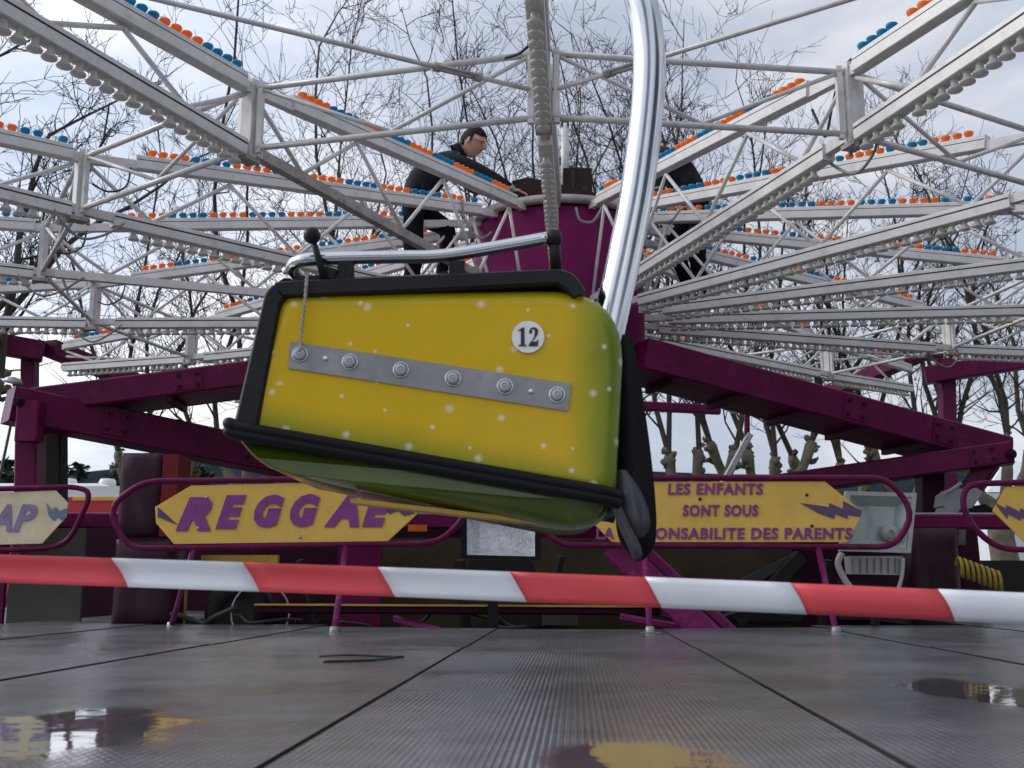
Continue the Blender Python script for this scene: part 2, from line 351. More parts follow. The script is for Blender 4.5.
# the cloud is brighter round the hidden sun
sv = Vector((math.sin(SUN_AZ)*math.cos(SUN_EL*.75), math.cos(SUN_AZ)*math.cos(SUN_EL*.75), math.sin(SUN_EL*.75)))
dt = N(nt, 'ShaderNodeVectorMath', operation='DOT_PRODUCT'); L.new(tc.outputs['Generated'], dt.inputs[0]); dt.inputs[1].default_value = sv
gl = N(nt, 'ShaderNodeMapRange'); gl.interpolation_type = 'SMOOTHSTEP'
for i, v_ in enumerate((.35, 1.0, 1.0, 1.95)): gl.inputs[i+1].default_value = v_
L.new(dt.outputs['Value'], gl.inputs[0])
bv = Vector((math.sin(math.radians(128)), math.cos(math.radians(128)), .32)).normalized()      # unseen dark sky patch added behind on the right to streak the chrome pole
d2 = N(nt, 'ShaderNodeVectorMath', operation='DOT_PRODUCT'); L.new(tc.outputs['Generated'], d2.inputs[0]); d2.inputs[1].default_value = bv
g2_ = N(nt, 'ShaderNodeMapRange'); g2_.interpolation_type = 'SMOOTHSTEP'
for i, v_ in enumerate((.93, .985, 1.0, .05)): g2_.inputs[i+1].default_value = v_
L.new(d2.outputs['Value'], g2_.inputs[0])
sc3 = N(nt, 'ShaderNodeVectorMath', operation='DOT_PRODUCT'); L.new(tc.outputs['Generated'], sc3.inputs[0]); sc3.inputs[1].default_value = (-.2, -.95, .25)  # sky brightened out of view behind the camera, added as front fill
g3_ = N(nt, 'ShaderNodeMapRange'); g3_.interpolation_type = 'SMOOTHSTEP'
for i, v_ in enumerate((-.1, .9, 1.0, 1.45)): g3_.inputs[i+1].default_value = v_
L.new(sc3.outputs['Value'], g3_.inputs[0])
bv2 = Vector((math.sin(math.radians(188)), math.cos(math.radians(188)), .34)).normalized()  # second unseen dark sky patch, added behind the camera for another pole streak
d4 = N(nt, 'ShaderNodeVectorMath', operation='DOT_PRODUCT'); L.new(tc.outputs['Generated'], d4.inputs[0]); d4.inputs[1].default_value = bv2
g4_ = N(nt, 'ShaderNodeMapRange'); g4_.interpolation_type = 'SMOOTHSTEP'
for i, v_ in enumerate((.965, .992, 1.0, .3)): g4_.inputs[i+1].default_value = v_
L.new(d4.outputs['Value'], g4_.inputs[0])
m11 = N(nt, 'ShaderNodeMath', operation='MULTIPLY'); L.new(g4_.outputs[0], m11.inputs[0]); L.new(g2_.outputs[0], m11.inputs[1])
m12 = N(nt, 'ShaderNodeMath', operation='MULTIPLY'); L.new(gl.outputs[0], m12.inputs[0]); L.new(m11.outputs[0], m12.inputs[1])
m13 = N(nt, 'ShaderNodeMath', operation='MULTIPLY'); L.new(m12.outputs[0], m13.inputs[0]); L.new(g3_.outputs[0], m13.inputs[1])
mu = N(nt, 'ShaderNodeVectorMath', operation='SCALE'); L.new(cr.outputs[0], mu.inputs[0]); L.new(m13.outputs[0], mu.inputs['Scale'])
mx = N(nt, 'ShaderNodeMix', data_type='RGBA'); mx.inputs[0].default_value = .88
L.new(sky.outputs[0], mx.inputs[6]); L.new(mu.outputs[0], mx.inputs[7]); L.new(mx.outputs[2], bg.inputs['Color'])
sl = bpy.data.lights.new('sun', 'SUN'); sl.energy = 1.3; sl.angle = math.radians(14); sl.color = (1, .96, .9)
so = bpy.data.objects.new('sun', sl); COL.objects.link(so)
so.rotation_euler = (Vector((0, 0, 0)) - Vector((math.sin(SUN_AZ)*math.cos(SUN_EL), math.cos(SUN_AZ)*math.cos(SUN_EL), math.sin(SUN_EL)))).to_track_quat('-Z', 'Y').to_euler()
S.view_settings.view_transform = 'Standard'; S.view_settings.look = 'None'; S.view_settings.exposure = .08; S.view_settings.gamma = 1

# ------------------------------------------------------------------ ground, hills
GZ = -.75
b = MB(); b.add([(-900, -300, GZ), (900, -300, GZ), (900, 1500, GZ), (-900, 1500, GZ)], [(0, 1, 2, 3)])
asph = paint('asphalt', (.055, .055, .056), .7, var=.3, scale=.6, dirt=(.09, .085, .08), dirt_amt=.5, bump=.4, bscale=40)
b.build('ground', asph, kind='structure')
def hills(name, Y, x0, x1, base, amp, seed, mat):
    r = random.Random(seed); ph = [r.uniform(0, 6) for _ in range(6)]; n = 90; b = MB(); vs = []; fs = []
    for i in range(n+1):
        t = i/n; x = x0+(x1-x0)*t
        h = base + amp*sum(math.sin(x/Y*(3+2.6*k)+ph[k])/(1+k*.8) for k in range(6))*.5 + r.uniform(-.03, .03)*amp
        vs += [(x, Y-h*2.2, GZ-.5), (x, Y-h*.9, GZ+h*.62), (x, Y, GZ+h), (x, Y+h*2, GZ-.5)]
    for i in range(n):
        for k in range(3): fs.append((i*4+k, i*4+4+k, i*4+5+k, i*4+1+k))
    b.add(vs, fs, True); return b.build(name, mat, kind='structure')
hillmat = paint('far_wooded_hill', (.026, .036, .044), .95, spec=.0, var=.5, scale=.04, dirt=(.04, .05, .058), dirt_amt=.7)
hills('hills', 900, -1000, 1000, 88, 16, 3, hillmat)

# ------------------------------------------------------------------ deck plates
vp = ray(576, 581); YAW = math.atan2(vp.x, vp.y)
dirv = Vector((math.sin(YAW), math.cos(YAW), 0)); perp = Vector((math.cos(YAW), -math.sin(YAW), 0))
PUD = [((G(34, 736).x, G(34, 736).y), .31, .40), ((G(985, 697).x, G(985, 697).y), .18, .42), ((G(630, 765).x, G(630, 765).y), .17, .22)]
FM = {'ribs': floor_mat('ribbed_wet_deck', 'ribs', YAW), 'studs': floor_mat('studded_wet_deck', 'studs', YAW)}
lines = [G(px, 768).dot(perp) for px in (265, 905)]
wd = lines[1]-lines[0]
offs = [lines[0]-wd*1.15*2, lines[0]-wd*1.15, lines[0], lines[1], lines[1]+wd, lines[1]+2*wd]
offs = [offs[0]-wd] + offs + [offs[-1]+wd]
seam = G(590, 648).dot(dirv)
HUB = Vector((.4168, 9.396, 0))
def far_edge(off):
    """deck stops at a polygon round the hub; side columns run on past it"""
    d = off - HUB.dot(perp)
    R_ = 2.38
    if abs(d) < R_*.98: return HUB.dot(dirv) - R_*math.cos(PI/8)/max(math.cos(math.asin(max(-1, min(1, d/R_)))*.0 + (0)), 1)*1.0 + max(0, abs(d)-1.0)*.35
    return HUB.dot(dirv) + 2.2
for i in range(len(offs)-1):
    a0, a1 = offs[i]+.0035, offs[i+1]-.0035
    e0, e1 = far_edge(offs[i]+.02), far_edge(offs[i+1]-.02)
    if max(e0, e1)-min(e0, e1) > 2: e0 = e1 = min(e0, e1) + .25
    for j, (s0, s1a, s1b) in enumerate(((-1.2, seam-.006, seam-.006), (seam+.006, e0, e1))):
        p = [perp*a0+dirv*s0, perp*a1+dirv*s0, perp*a1+dirv*s1b, perp*a0+dirv*s1a]
        dz = .004+.0045*abs(i-3)-(.004 if j else 0)
        mb = MB(); mb.prism([Vector((q.x, q.y, dz)) for q in p], (0, 0, -.05))
        mb.mi = [0 if q_ in (0, 1) else 1 for q_ in range(len(mb.mi))]
        mb.build('deck_plate', [FM['ribs' if (i % 2 == 1) == (j == 0) else 'studs'], M['dark']], kind='structure')
mb = MB(); mb.box((-4.5, -1.0, -.16), (5.4, 6.6, -.075)); mb.build('deck_underframe', M['dark'], kind='structure')

# ------------------------------------------------------------------ carousel (rotor)
NARM, RP, RT, PH = 16, 4.2, 6.05, .0613
ZU, ZL, ZUH, ZLH, ZUT, ZLT = 2.942, 2.598, 3.36, 2.56, 2.88, 2.66
RD = .74
car = thing('carousel_ride', (HUB.x, HUB.y, 1.0), 'large white swing carousel rotor with lamp-studded truss arms and purple drum', 'carousel')
HB = W[car.name]
def arm_dir(k):
    a = PH + k*2*PI/NARM; return Vector((-math.sin(a), -math.cos(a), 0))
def wpt(k, r, z): return Vector((HUB.x, HUB.y, z)) + arm_dir(k)*r
def zu(r): return ZUH+(ZU-ZUH)*(r-RD)/(RP-RD) if r < RP else ZU+(ZUT-ZU)*(r-RP)/(RT-RP)
def zl(r): return ZLH+(ZL-ZLH)*(r-RD)/(RP-RD) if r < RP else ZL+(ZLT-ZL)*(r-RP)/(RT-RP)
d = MB(); hz = Vector((HUB.x, HUB.y, 0))
d.lathe([(.0, 2.2), (RD-.03, 2.2), (RD, 2.24), (RD, 3.34), (RD-.03, 3.37), (0, 3.37)], hz, seg=48); hub = part(d, 'hub_drum', M['drum'], car)
d = MB(); d.lathe([(RD-.02, 3.375), (RD+.05, 3.375), (RD+.05, 3.43), (RD-.02, 3.43), (0, 3.432)], hz, seg=48); rim = part(d, 'drum_rim', M['rust'], car)
d = MB(); d.lathe([(RD, 2.2), (RD+.06, 2.19), (RD+.06, 2.12), (.3, 2.12)], hz, seg=48); part(d, 'drum_flange', M['purple'], car)
c = P(577, 180, 9.2); d = MB(); d.box((c.x-.125, 9.1, 3.433), (c.x+.125, 9.4, P(577, 168, 9.1).z)); mbx = part(d, 'control_box', M['brownbox'], car)
d = MB(); d.box((c.x-.055, 9.094, 3.45), (c.x-.03, 9.099, P(577, 169.5, 9.1).z)); part(d, 'gasket', M['groove'], mbx)
d = MB(); d.box((c.x+.035, 9.085, 3.58), (c.x+.09, 9.099, 3.68)); part(d, 'latch', M['groove'], mbx)
d = MB(); d.prism([P(x, y, 8.85) for x, y in ((512, 181), (528, 177), (597, 193), (590, 196), (514, 196))], (0, .3, 0)); part(d, 'open_lid', M['brownbox'], car)
d = MB(); d.tube([P(565, 195, 9.3), P(565, 124, 9.3)], .035, 14); mst = part(d, 'mast_tube', M['white_tube'], car)
d = MB(); q = P(565, 121, 9.3); d.bar(q-Vector((.035, 0, .035)), q+Vector((.035, 0, -.035)), .06, .06); part(d, 'clamp', M['darkcable'], mst)

lamp_mesh = {}
def lamp_data(name, prof, mat, seg=12):
    b = MB(); b.lathe(prof, seg=seg); o = b.build(name, mat); me = o.data; bpy.data.objects.remove(o); return me
PC = [(.013, -.002), (.015, .008), (.026, .024), (.0305, .037), (.0305, .042), (.026, .048), (.0, .053)]
PW = [(.022, .004), (.020, -.010), (.017, -.018), (.022, -.034), (.034, -.047), (.036, -.052), (.034, -.058), (.015, -.062), (.0, -.06)]
lamp_mesh = {'orange_lamp': lamp_data('orange_lamp', PC, M['orange']), 'blue_lamp': lamp_data('blue_lamp', PC, M['blue']), 'clear_lamp': lamp_data('clear_lamp', PW, M['clear'])}
cand = {k: [] for k in lamp_mesh}
arms = {}
for k in range(-8, 8):
    org = Vector((HUB.x, HUB.y, 0)); dr = arm_dir(k); th = math.atan2(dr.y, dr.x)
    am = bpy.data.objects.new('truss_arm', bpy.data.meshes.new('truss_arm')); bpy.data.objects.remove(am)
    T = Matrix.Translation(org) @ Matrix.Rotation(th, 4, 'Z')
    def X(r, t, z): return T @ Vector((r, t, z))
    b = MB()
    b.bar(X(RD-.01, 0, zu(RD)), X(RP, 0, zu(RP)), .05, .06); b.bar(X(RP, 0, zu(RP)), X(RT, 0, zu(RT)), .05, .06)
    b.bar(X(RD-.01, 0, zl(RD)), X(RP, 0, zl(RP)), .05, .055); b.bar(X(RP, 0, zl(RP)), X(RT, 0, zl(RT)), .05, .055)
    b.bar(X(RP, 0, ZL-.05), X(RP, 0, ZU+.05), .07, .055, up=(dr.x, dr.y, 0))
    arm = b.build('truss_arm', M['white_tube'], car, origin=(HUB.x, HUB.y, 2.6)); arms[k] = arm
    b = MB()
    ni = [(RP-.06, 1), (3.72, 0), (3.18, 1), (2.62, 0), (2.08, 1), (1.52, 0), (1.0, 1), (RD, 0)]
    no_ = [(RP+.05, 1), (4.68, 0), (5.12, 1), (5.56, 0), (RT-.05, 1)]
    for seq in (ni, no_):
        for (r0, u0), (r1, u1) in zip(seq, seq[1:]):
            b.tube([X(r0, 0, zu(r0)-.05 if u0 else zl(r0)+.03), X(r1, 0, zu(r1)-.05 if u1 else zl(r1)+.03)], .0135, 8)
    part(b, 'lattice_brace', M['white_tube'], arm)
    b = MB(); b.bar(X(RP, 0, ZL-.075), X(RP, 0, ZL-.052), .085, .11, up=(dr.x, dr.y, 0)); b.bar(X(RP-.06, .02, ZL-.09), X(RP-.06, .02, ZL-.05), .02, .02); b.bar(X(RP+.05, -.02, ZL-.09), X(RP+.05, -.02, ZL-.05), .02, .02); part(b, 'joint_plate', M['rust'], arm)
    no_low_inner = k in (1, 3)
    if no_low_inner:
        b = MB(); b.bar(X(RP-.1, 0, zl(RP-.1)-.001), X(.9, 0, zl(.9)-.001), .056, .061); part(b, 'bare_chord', M['rust'] if k == 1 else M['white'], arm, 'bare lower chord without lamps')
    segs = [('u', .92 if k != 3 else 1.3, 3.86 if k != 3 else 3.7), ('u', RP+.07, RT-.04), ('l', RP+.05, RT-.04)]
    if not no_low_inner: segs.append(('l', .95, RP-.22))
    for ch, r0, r1 in segs:
        zf = zu if ch == 'u' else zl; o_ = .018 if ch == 'u' else -.012
        b = MB(); b.cur = 0
        b.bar(X(r0, 0, zf(r0)+o_), X(r1, 0, zf(r1)+o_), .078, .092, bev=.004)
        b.cur = 1
        for sd in (-1, 1):
            b.bar(X(r0+.002, sd*.0392, zf(r0)+o_+.016), X(r1-.002, sd*.0392, zf(r1)+o_+.016), .0016, .0045 if ch == 'u' else .010)
        b.build('lamp_beam', [M['white'], M['groove']], arm)
        sp = .077 if ch == 'u' else .081; n = int((r1-r0-.05)/sp); rng = random.Random(k*7+len(ch))
        for i in range(n):
            r = r0+.05+i*sp
            if rng.random() < .012: continue
            if ch == 'u':
                z = zf(r)+o_+.046; nm = ('blue_lamp', 'orange_lamp')[(i//4) % 2] if r0 > RP else ('orange_lamp', 'blue_lamp')[((n-1-i)//4) % 2]
            else: z = zf(r)+o_-.046; nm = 'clear_lamp'
            wp = X(r, 0, z); pj = proj(wp); size = 0
            if pj and -10 < pj[0] < 1034 and -10 < pj[1] < 540:
                size = 1/pj[2]
                if 240 < pj[0] < 640 and 275 < pj[1] < 520: size *= .01
            sl_ = math.atan2(zf(r1)-zf(r0), r1-r0)
            cand[nm].append((size, k, wp, th, sl_))
for nm, lst in cand.items():
    lst.sort(key=lambda t: -t[0])
    for size, k, wp, th, sl_ in lst[:100]:
        o = bpy.data.objects.new(nm, lamp_mesh[nm]); COL.objects.link(o); o.parent = arms[k]; o.location = wp - W[arms[k].name]
        o.rotation_euler = (random.uniform(-.05, .05), -sl_+random.uniform(-.04, .04), th)
    b = MB(); me = lamp_mesh[nm]; pv = [v.co.copy() for v in me.vertices]; pf = [tuple(p.vertices) for p in me.polygons]
    for size, k, wp, th, sl_ in lst[100:]:
        R_ = Matrix.Translation(wp) @ Matrix.Rotation(th, 4, 'Z') @ Matrix.Rotation(-sl_, 4, 'Y')
        b.add([R_ @ v for v in pv], pf, True)
    b.build(nm, {'orange_lamp': M['orange'], 'blue_lamp': M['blue'], 'clear_lamp': M['clear']}[nm], car, kind='stuff')
for k in range(-8, 8):
    b = MB(); a0, a1 = wpt(k, RP, 0), wpt(k+1, RP, 0); dd = (a1-a0).normalized()
    A0, A1 = a0+dd*.045, a1-dd*.045; Zv = Vector((0, 0, 1))
    b.tube([A0+Zv*ZU, A1+Zv*ZU], .0175, 8); b.tube([A0+Zv*ZL, A1+Zv*ZL], .0175, 8)
    mid = (A0+A1)/2
    b.tube([A0+Zv*(ZU-.01)+dd*.03, mid+Zv*(ZL+.01)], .012, 8); b.tube([A1+Zv*(ZU-.01)-dd*.03, mid+Zv*(ZL+.01)], .012, 8)
    for q, s_ in ((A0, 1), (A1, -1)):
        q = q+dd*.02*s_; b.bar(q+Zv*(ZL-.03), q+Zv*(ZU+.03), .03, .03, up=dd)
    part(b, 'ring_brace', M['white_tube'], car)
for k in (-6, 0, 6):
    for s_ in (1, -1):
        q0 = wpt(k, RP-.02, (ZU+ZL)/2-.02)+arm_dir(k+4*s_)*.05; q1 = wpt(k+s_, RT-.05, (ZUT+ZLT)/2)
        b = MB(); b.tube([q0, q1], .0125, 8); tr = part(b, 'tie_rod', M['white_tube'], car)
        dv = (q1-q0).normalized(); b = MB()
        b.tube([q0+dv*.30, q0+dv*.34], .024, 8); b.tube([q0+dv*.52, q0+dv*.56], .024, 8)
        off = dv.cross(Vector((0, 0, 1))).normalized()*.02
        b.tube([q0+dv*.32+off, q0+dv*.54+off], .008, 6); b.tube([q0+dv*.32-off, q0+dv*.54-off], .008, 6)
        part(b, 'turnbuckle', M['rust'], tr)
# hanging cables at the joints
def hang(pts, r=.009, mat='cable', nm='cable'):
    b = MB(); b.tube(smooth_path(pts, 5), r, 6); part(b, nm, M[mat], car)
def around(k, r, z, t=0): return wpt(k, r, z)+Vector((-arm_dir(k).y, arm_dir(k).x, 0))*t
for k in (-1, 2, 3, 4, -2, -5):
    hang([around(k, RP-.3, ZL-.02, .03), around(k, RP-.16, ZL-.14, .05), around(k, RP-.02, ZL-.19, .04), around(k, RP+.1, ZL-.12, .05), around(k, RP+.16, ZL-.03, .03)])
hang([around(-1, RP-.42, ZU-.02, .05), around(-1, RP-.36, ZU-.16, .06), around(-1, RP-.3, ZU-.22, .05), around(-1, RP-.22, ZU-.05, .05), around(-1, RP-.1, ZU+.08, .04), around(-1, RP+.08, ZU+.12, .04)], .008, 'darkcable')
for k in (2, 3, 4):
    hang([around(k, RP-.3, ZU, .05), around(k, RP-.27, ZU-.14, .06), around(k, RP-.16, ZU-.2, .06), around(k, RP-.06, ZU-.17, .05)], .007, 'darkcable')
hang([P(576, 208, 8.55), P(580, 220, 8.5), P(592, 222, 8.5), P(601, 210, 8.5), P(605, 196, 8.5), P(614, 187, 8.5)], .012)
hang([P(650, 205, 8.3), P(645, 195, 8.3), P(652, 190, 8.3), P(660, 187, 8.3)], .01)
hang([P(660, 222, 8.2), P(672, 220, 8.2), P(680, 210, 8.2), P(690, 205, 8.2)], .01)
hang([P(462, 200, 8.6), P(466, 222, 8.6), P(480, 238, 8.6), P(492, 232, 8.6)], .009)
hang([P(505, 58, 5.2), P(518, 54, 5.15), P(526, 48, 5.1), P(531, 44, 5.1)], .008, 'darkcable')

# ------------------------------------------------------------------ stationary base
base = thing('ride_base', (HUB.x, HUB.y, GZ), 'purple steel base frame with sloping outrigger beams under the carousel', 'ride base')
d = MB(); d.lathe([(.45, GZ), (.45, 2.0), (.55, 2.1), (.0, 2.1)], hz, seg=32); part(d, 'centre_column', M['purple'], base)
def boxbeam(nm, a, b_, w, h, mat='purple', ch=True, lab=None):
    m_ = MB(); m_.bar(a, b_, w, h, bev=.012)
    o = part(m_, nm, M[mat], base, lab); return o
LC = P(36, 408, 6.8); RC = P(996, 462, 9.4)
# right: sloping beam from the hub to the outrigger head, its shaded underside facing the deck
boxbeam('outrigger_beam', P(632, 360, 8.95), P(988, 455, 9.9), .62, .26)
boxbeam('outrigger_beam', P(640, 505, 10.4), P(1012, 453, 9.25), .26, .185)
boxbeam('outrigger_beam', P(45, 406, 8.75), P(470, 352, 8.95), .60, .2)
boxbeam('outrigger_beam', P(8, 405, 8.3), P(440, 492, 10.6), .30, .27)
boxbeam('outrigger_leg', P(31, 425, 8.47), P(28, 640, 8.47), .17, .2)
boxbeam('outrigger_leg', P(52, 432, 8.9), P(52, 640, 8.9), .2, .17, 'dark')
boxbeam('outrigger_leg', P(930, 475, 9.75), P(930, 650, 9.75), .2, .2, 'darkpurple')
boxbeam('gusset', P(990, 462, 9.35), P(962, 503, 9.5), .14, .16)
boxbeam('gusset', P(960, 490, 9.6), P(975, 640, 9.6), .16, .18, 'darkpurple')
boxbeam('gusset', P(32, 402, 8.22), P(29, 442, 8.22), .17, .15)
for q in (P(18, 401, 8.13), P(1012, 454, 9.1)):
    d = MB(); d.lathe([(.0, .03), (.022, .03), (.026, .02), (.026, 0), (.042, 0), (.042, -.03)], q, (0, -1, 0), 14, False); part(d, 'hinge_pin', M['darkpurple'], base)
def beam_hardware(a, b_, w, h, spots, ribs=0):
    d_ = (b_-a).normalized(); sd = d_.cross(Vector((0, 0, 1))).normalized(); u = sd.cross(d_).normalized()
    f = sd if sd.y < 0 else -sd; ln = (b_-a).length
    for t_ in spots:
        c_ = a+d_*ln*t_+f*(w/2)
        m_ = MB(); m_.prism([c_+d_*x+u*y-f*.002 for x, y in ((-.11, -h*.36), (.11, -h*.36), (.11, h*.36), (-.11, h*.36))], f*.012); pl = part(m_, 'weld_plate', M['purple'], base)
        for x in (-.07, .07):
            for y in (-h*.22, h*.22): m_ = MB(); m_.lathe([(.018, 0), (.018, .014), (.0, .014)], c_+d_*x+u*y+f*.009, f, 6, False); part(m_, 'bolt', M['darkpurple'], pl)
    for i in range(ribs):
        c_ = a+d_*ln*(i+.5)/ribs-u*(h/2+.02); m_ = MB(); m_.bar(c_-sd*w*.46, c_+sd*w*.46, .05, .045); part(m_, 'rib', M['darkpurple'], base)
beam_hardware(P(632, 360, 8.95), P(988, 455, 9.9), .62, .26, (.55, .8), 6)
beam_hardware(P(640, 505, 10.4), P(1012, 453, 9.25), .26, .185, (.93,))
beam_hardware(P(8, 405, 8.3), P(440, 492, 10.6), .30, .27, (.20, .5))
beam_hardware(P(45, 406, 8.75), P(470, 352, 8.95), .60, .2, (.35,), 5)
# rear corner frames
boxbeam('rear_beam', P(-60, 334, 13.5), P(44, 352, 14), .2, .26)
boxbeam('rear_beam', P(50, 348, 14), P(160, 392, 16), .2, .22)
boxbeam('rear_post', P(30, 352, 14.1), P(28, 640, 14.1), .18, .18)
boxbeam('rear_beam', P(925, 376, 14), P(1100, 348, 13.4), .2, .22)
boxbeam('rear_beam', P(820, 396, 15.5), P(925, 352, 14), .2, .18)
boxbeam('rear_post', P(946, 360, 14.1), P(952, 640, 14.1), .18, .2)
boxbeam('rear_beam', P(600, 404, 15), P(720, 410, 15), .16, .12, 'purple')
boxbeam('rear_post', P(747, 398, 15), P(747, 440, 15), .07, .07)
boxbeam('rear_strut', P(750, 434, 15), P(722, 486, 15), .09, .09, 'zinc')
boxbeam('rear_beam', P(880, 352, 14.2), P(940, 352, 14.2), .25, .2)
# deck rails, skirts and stair stringers below
boxbeam('deck_rail', P(-40, 521, 8.45), P(1060, 522, 8.45), .16, .11)
d = MB(); d.box((P(388, 0, 8.1).x, 8.2, -.5), (P(770, 0, 8.1).x, 8.24, P(0, 538, 8.2).z)); part(d, 'skirt_panel', M['beige'], base)
d = MB(); d.box((P(44, 0, 8.1).x, 8.3, -.2), (P(112, 0, 8.1).x, 8.34, P(0, 528, 8.3).z)); part(d, 'skirt_panel', M['greypanel'], base, 'grey skirt panel at the left of the base')
d = MB(); d.box((P(-40, 0, 8.1).x, 8.3, -.2), (P(40, 0, 8.1).x, 8.34, P(0, 528, 8.3).z)); part(d, 'skirt_panel', M['purple'], base, 'purple skirt panel at the far left of the base')
d = MB(); d.box((P(352, 0, 7.9).x, 7.95, -.3), (P(392, 0, 7.9).x, 8.0, P(0, 534, 7.9).z)); part(d, 'skirt_panel', M['purple'], base, 'narrow purple skirt panel beside the floodlight')
boxbeam('stair_stringer', P(612, 545, 7.35), P(722, 648, 7.2), .05, .17, 'magenta')
boxbeam('stair_stringer', P(648, 552, 7.6), P(742, 640, 7.5), .06, .07, 'magenta')
boxbeam('floor_rail', P(255, 609, 7.6), P(660, 611, 7.6), .1, .055, 'darkpurple')
boxbeam('floor_rail', P(255, 604.5, 7.55), P(660, 606.5, 7.55), .06, .012, 'yellowmetal')
boxbeam('floor_rail', P(620, 617, 7.5), P(720, 634, 7.4), .05, .05, 'magenta')
boxbeam('floor_rail', P(395, 619, 7.7), P(440, 631, 7.5), .05, .05, 'magenta')
boxbeam('upright', P(634, 548, 7.9), P(634, 625, 7.9), .06, .06)
d = MB(); d.box((-4.4, 11.2, GZ), (P(903, 0, 11.2).x, 11.3, P(0, 523, 11).z)); part(d, 'back_wall', M['darkpurple'], base)
d = MB(); d.box((P(903, 0, 11.2).x, 11.22, GZ), (5.6, 11.32, P(0, 560, 11).z)); part(d, 'low_wall', M['dark'], base)
d = MB(); d.bar(P(408, 528, 8.35), P(427, 528, 8.35), .02, .05); part(d, 'reflector', M['amber'], base)
d = MB(); d.bar(P(0, 514, 8.4), P(1060, 514, 8.4), .02, .02)
part(d, 'rail_edge', M['zinc'], base)
# wheel and yellow axle housing
wt = P(240, 612, 7.95)
d = MB(); d.lathe([(.12, -.1), (.2, -.12), (.23, -.08), (.235, 0), (.23, .08), (.2, .12), (.12, .1)], wt, (0, 1, 0), 28); ty = part(d, 'tyre', M['rubber'], base)
d = MB(); d.lathe([(.0, -.06), (.05, -.08), (.1, -.06), (.13, -.1)], wt, (0, 1, 0), 24); part(d, 'rim', M['dark'], ty)
d = MB(); d.box((P(228, 0, 8.1).x, 8.12, P(0, 580, 8.1).z), (P(298, 0, 8.1).x, 8.19, P(0, 555, 8.1).z)); d.box((P(198, 0, 8.1).x, 8.05, -.3), (P(216, 0, 8.1).x, 8.15, P(0, 586, 8.1).z)); part(d, 'axle_housing', M['yellowmetal'], base)
b = MB(); b.tube([wt+Vector((math.cos(t)*.2+.2, -.25, math.sin(t)*.2)) for t in [2*PI*i/24 for i in range(25)]], .006, 6); part(b, 'hoop', M['zinc'], base)
# clutter under the deck
for (x, y, Y, ww, hh, mt) in ((345, 612, 8.4, .5, .12, 'dark'), (520, 620, 8.0, .4, .1, 'dark'), (760, 600, 8.1, .6, .3, 'dark'), (560, 618, 7.9, .25, .1, 'greypanel'), (880, 600, 8.6, .5, .3, 'dark')):
    q = P(x, y, Y); d = MB(); d.box((q.x-ww/2, Y, q.z-hh/2), (q.x+ww/2, Y+.25, q.z+hh/2)); part(d, 'equipment_box', M[mt], base)

rr = random.Random(11)
for i in range(7):
    x = 130+95*i+rr.uniform(-20, 20); y = 606+rr.uniform(0, 16); a = P(x, y, 7.8); pts = [a]
    for k in range(5): pts.append(pts[-1]+Vector((rr.uniform(.05, .22), rr.uniform(-.08, .08), rr.uniform(-.07, .07))))
    b = MB(); b.tube(smooth_path(pts, 5), rr.uniform(.008, .02), 6); part(b, 'hose', M['darkcable'], base)
for (x0, y0, x1, y1, w_, mt) in ((700, 604, 790, 560, .06, 'darkcable'), (735, 622, 800, 556, .09, 'dark'), (828, 560, 822, 625, .05, 'dark'), (460, 560, 466, 628, .06, 'dark'), (560, 556, 545, 626, .05, 'dark'), (300, 560, 318, 622, .05, 'dark'), (600, 600, 700, 612, .04, 'purple')):
    b = MB(); b.bar(P(x0, y0, 7.85), P(x1, y1, 7.95), w_, w_); part(b, 'strut', M[mt], base)
# ------------------------------------------------------------------ padded covers
def padded(px0, px1, py0, py1, Y, dep, mat, label, cat='padding', split=None, group=None):
    a, c_ = P(px0, py0, Y), P(px1, py1, Y)
    t = thing('padded_cover', ((a.x+c_.x)/2, Y+dep/2, c_.z), label, cat, group)
    def pillow(x0, x1, z0, z1, nm, m_):
        nx, nz = 12, 14; vs = []; fs = []; rr = random.Random(px0)
        for j in range(nz+1):
            for i in range(nx+1):
                u, v = i/nx, j/nz; ed = min(1, 6*min(u, 1-u))**.5*min(1, 6*min(v, 1-v))**.5
                vs.append((x0+(x1-x0)*u, Y-.035*ed*(1+.5*math.sin(9*u+5*v)*.5)-rr.uniform(0, .006), z0+(z1-z0)*v))
        n = len(vs)
        vs += [(x0, Y+dep, z0), (x1, Y+dep, z0), (x1, Y+dep, z1), (x0, Y+dep, z1)]
        for j in range(nz):
            for i in range(nx): q = j*(nx+1)+i; fs.append((q, q+1, q+nx+2, q+nx+1))
        bot = list(range(nx+1)); top = [nz*(nx+1)+i for i in range(nx+1)]; lf = [j*(nx+1) for j in range(nz+1)]; rt = [j*(nx+1)+nx for j in range(nz+1)]
        fs += [tuple(bot[::-1]+[n, n+1]), tuple(top+[n+2, n+3]), tuple(lf+[n+3, n]), tuple(rt[::-1]+[n+1, n+2]), (n, n+1, n+2, n+3)]
        m2 = MB(); m2.add(vs, fs, True); return part(m2, nm, m_, t)
    z0, z1 = c_.z, a.z
    if split:
        sx = P(split, py0, Y).x; pillow(a.x, sx, (z0+z1)/2+.01, z1, 'pad', M[mat]); pillow(a.x, c_.x, z0, (z0+z1)/2-.01, 'pad', M[mat]); m2 = MB(); m2.box((sx+.004, Y-.01, (z0+z1)/2+.01), (c_.x, Y+dep, z1-.01)); part(m2, 'red_pad', M['redvinyl'], t)
    else: pillow(a.x, c_.x, z0, z1, 'pad', M[mat])
    return t
padded(122, 170, 453, 625, 7.75, .3, 'vinyl', 'tall dark purple padded vinyl cover with a red side behind the reggae sign', split=163)
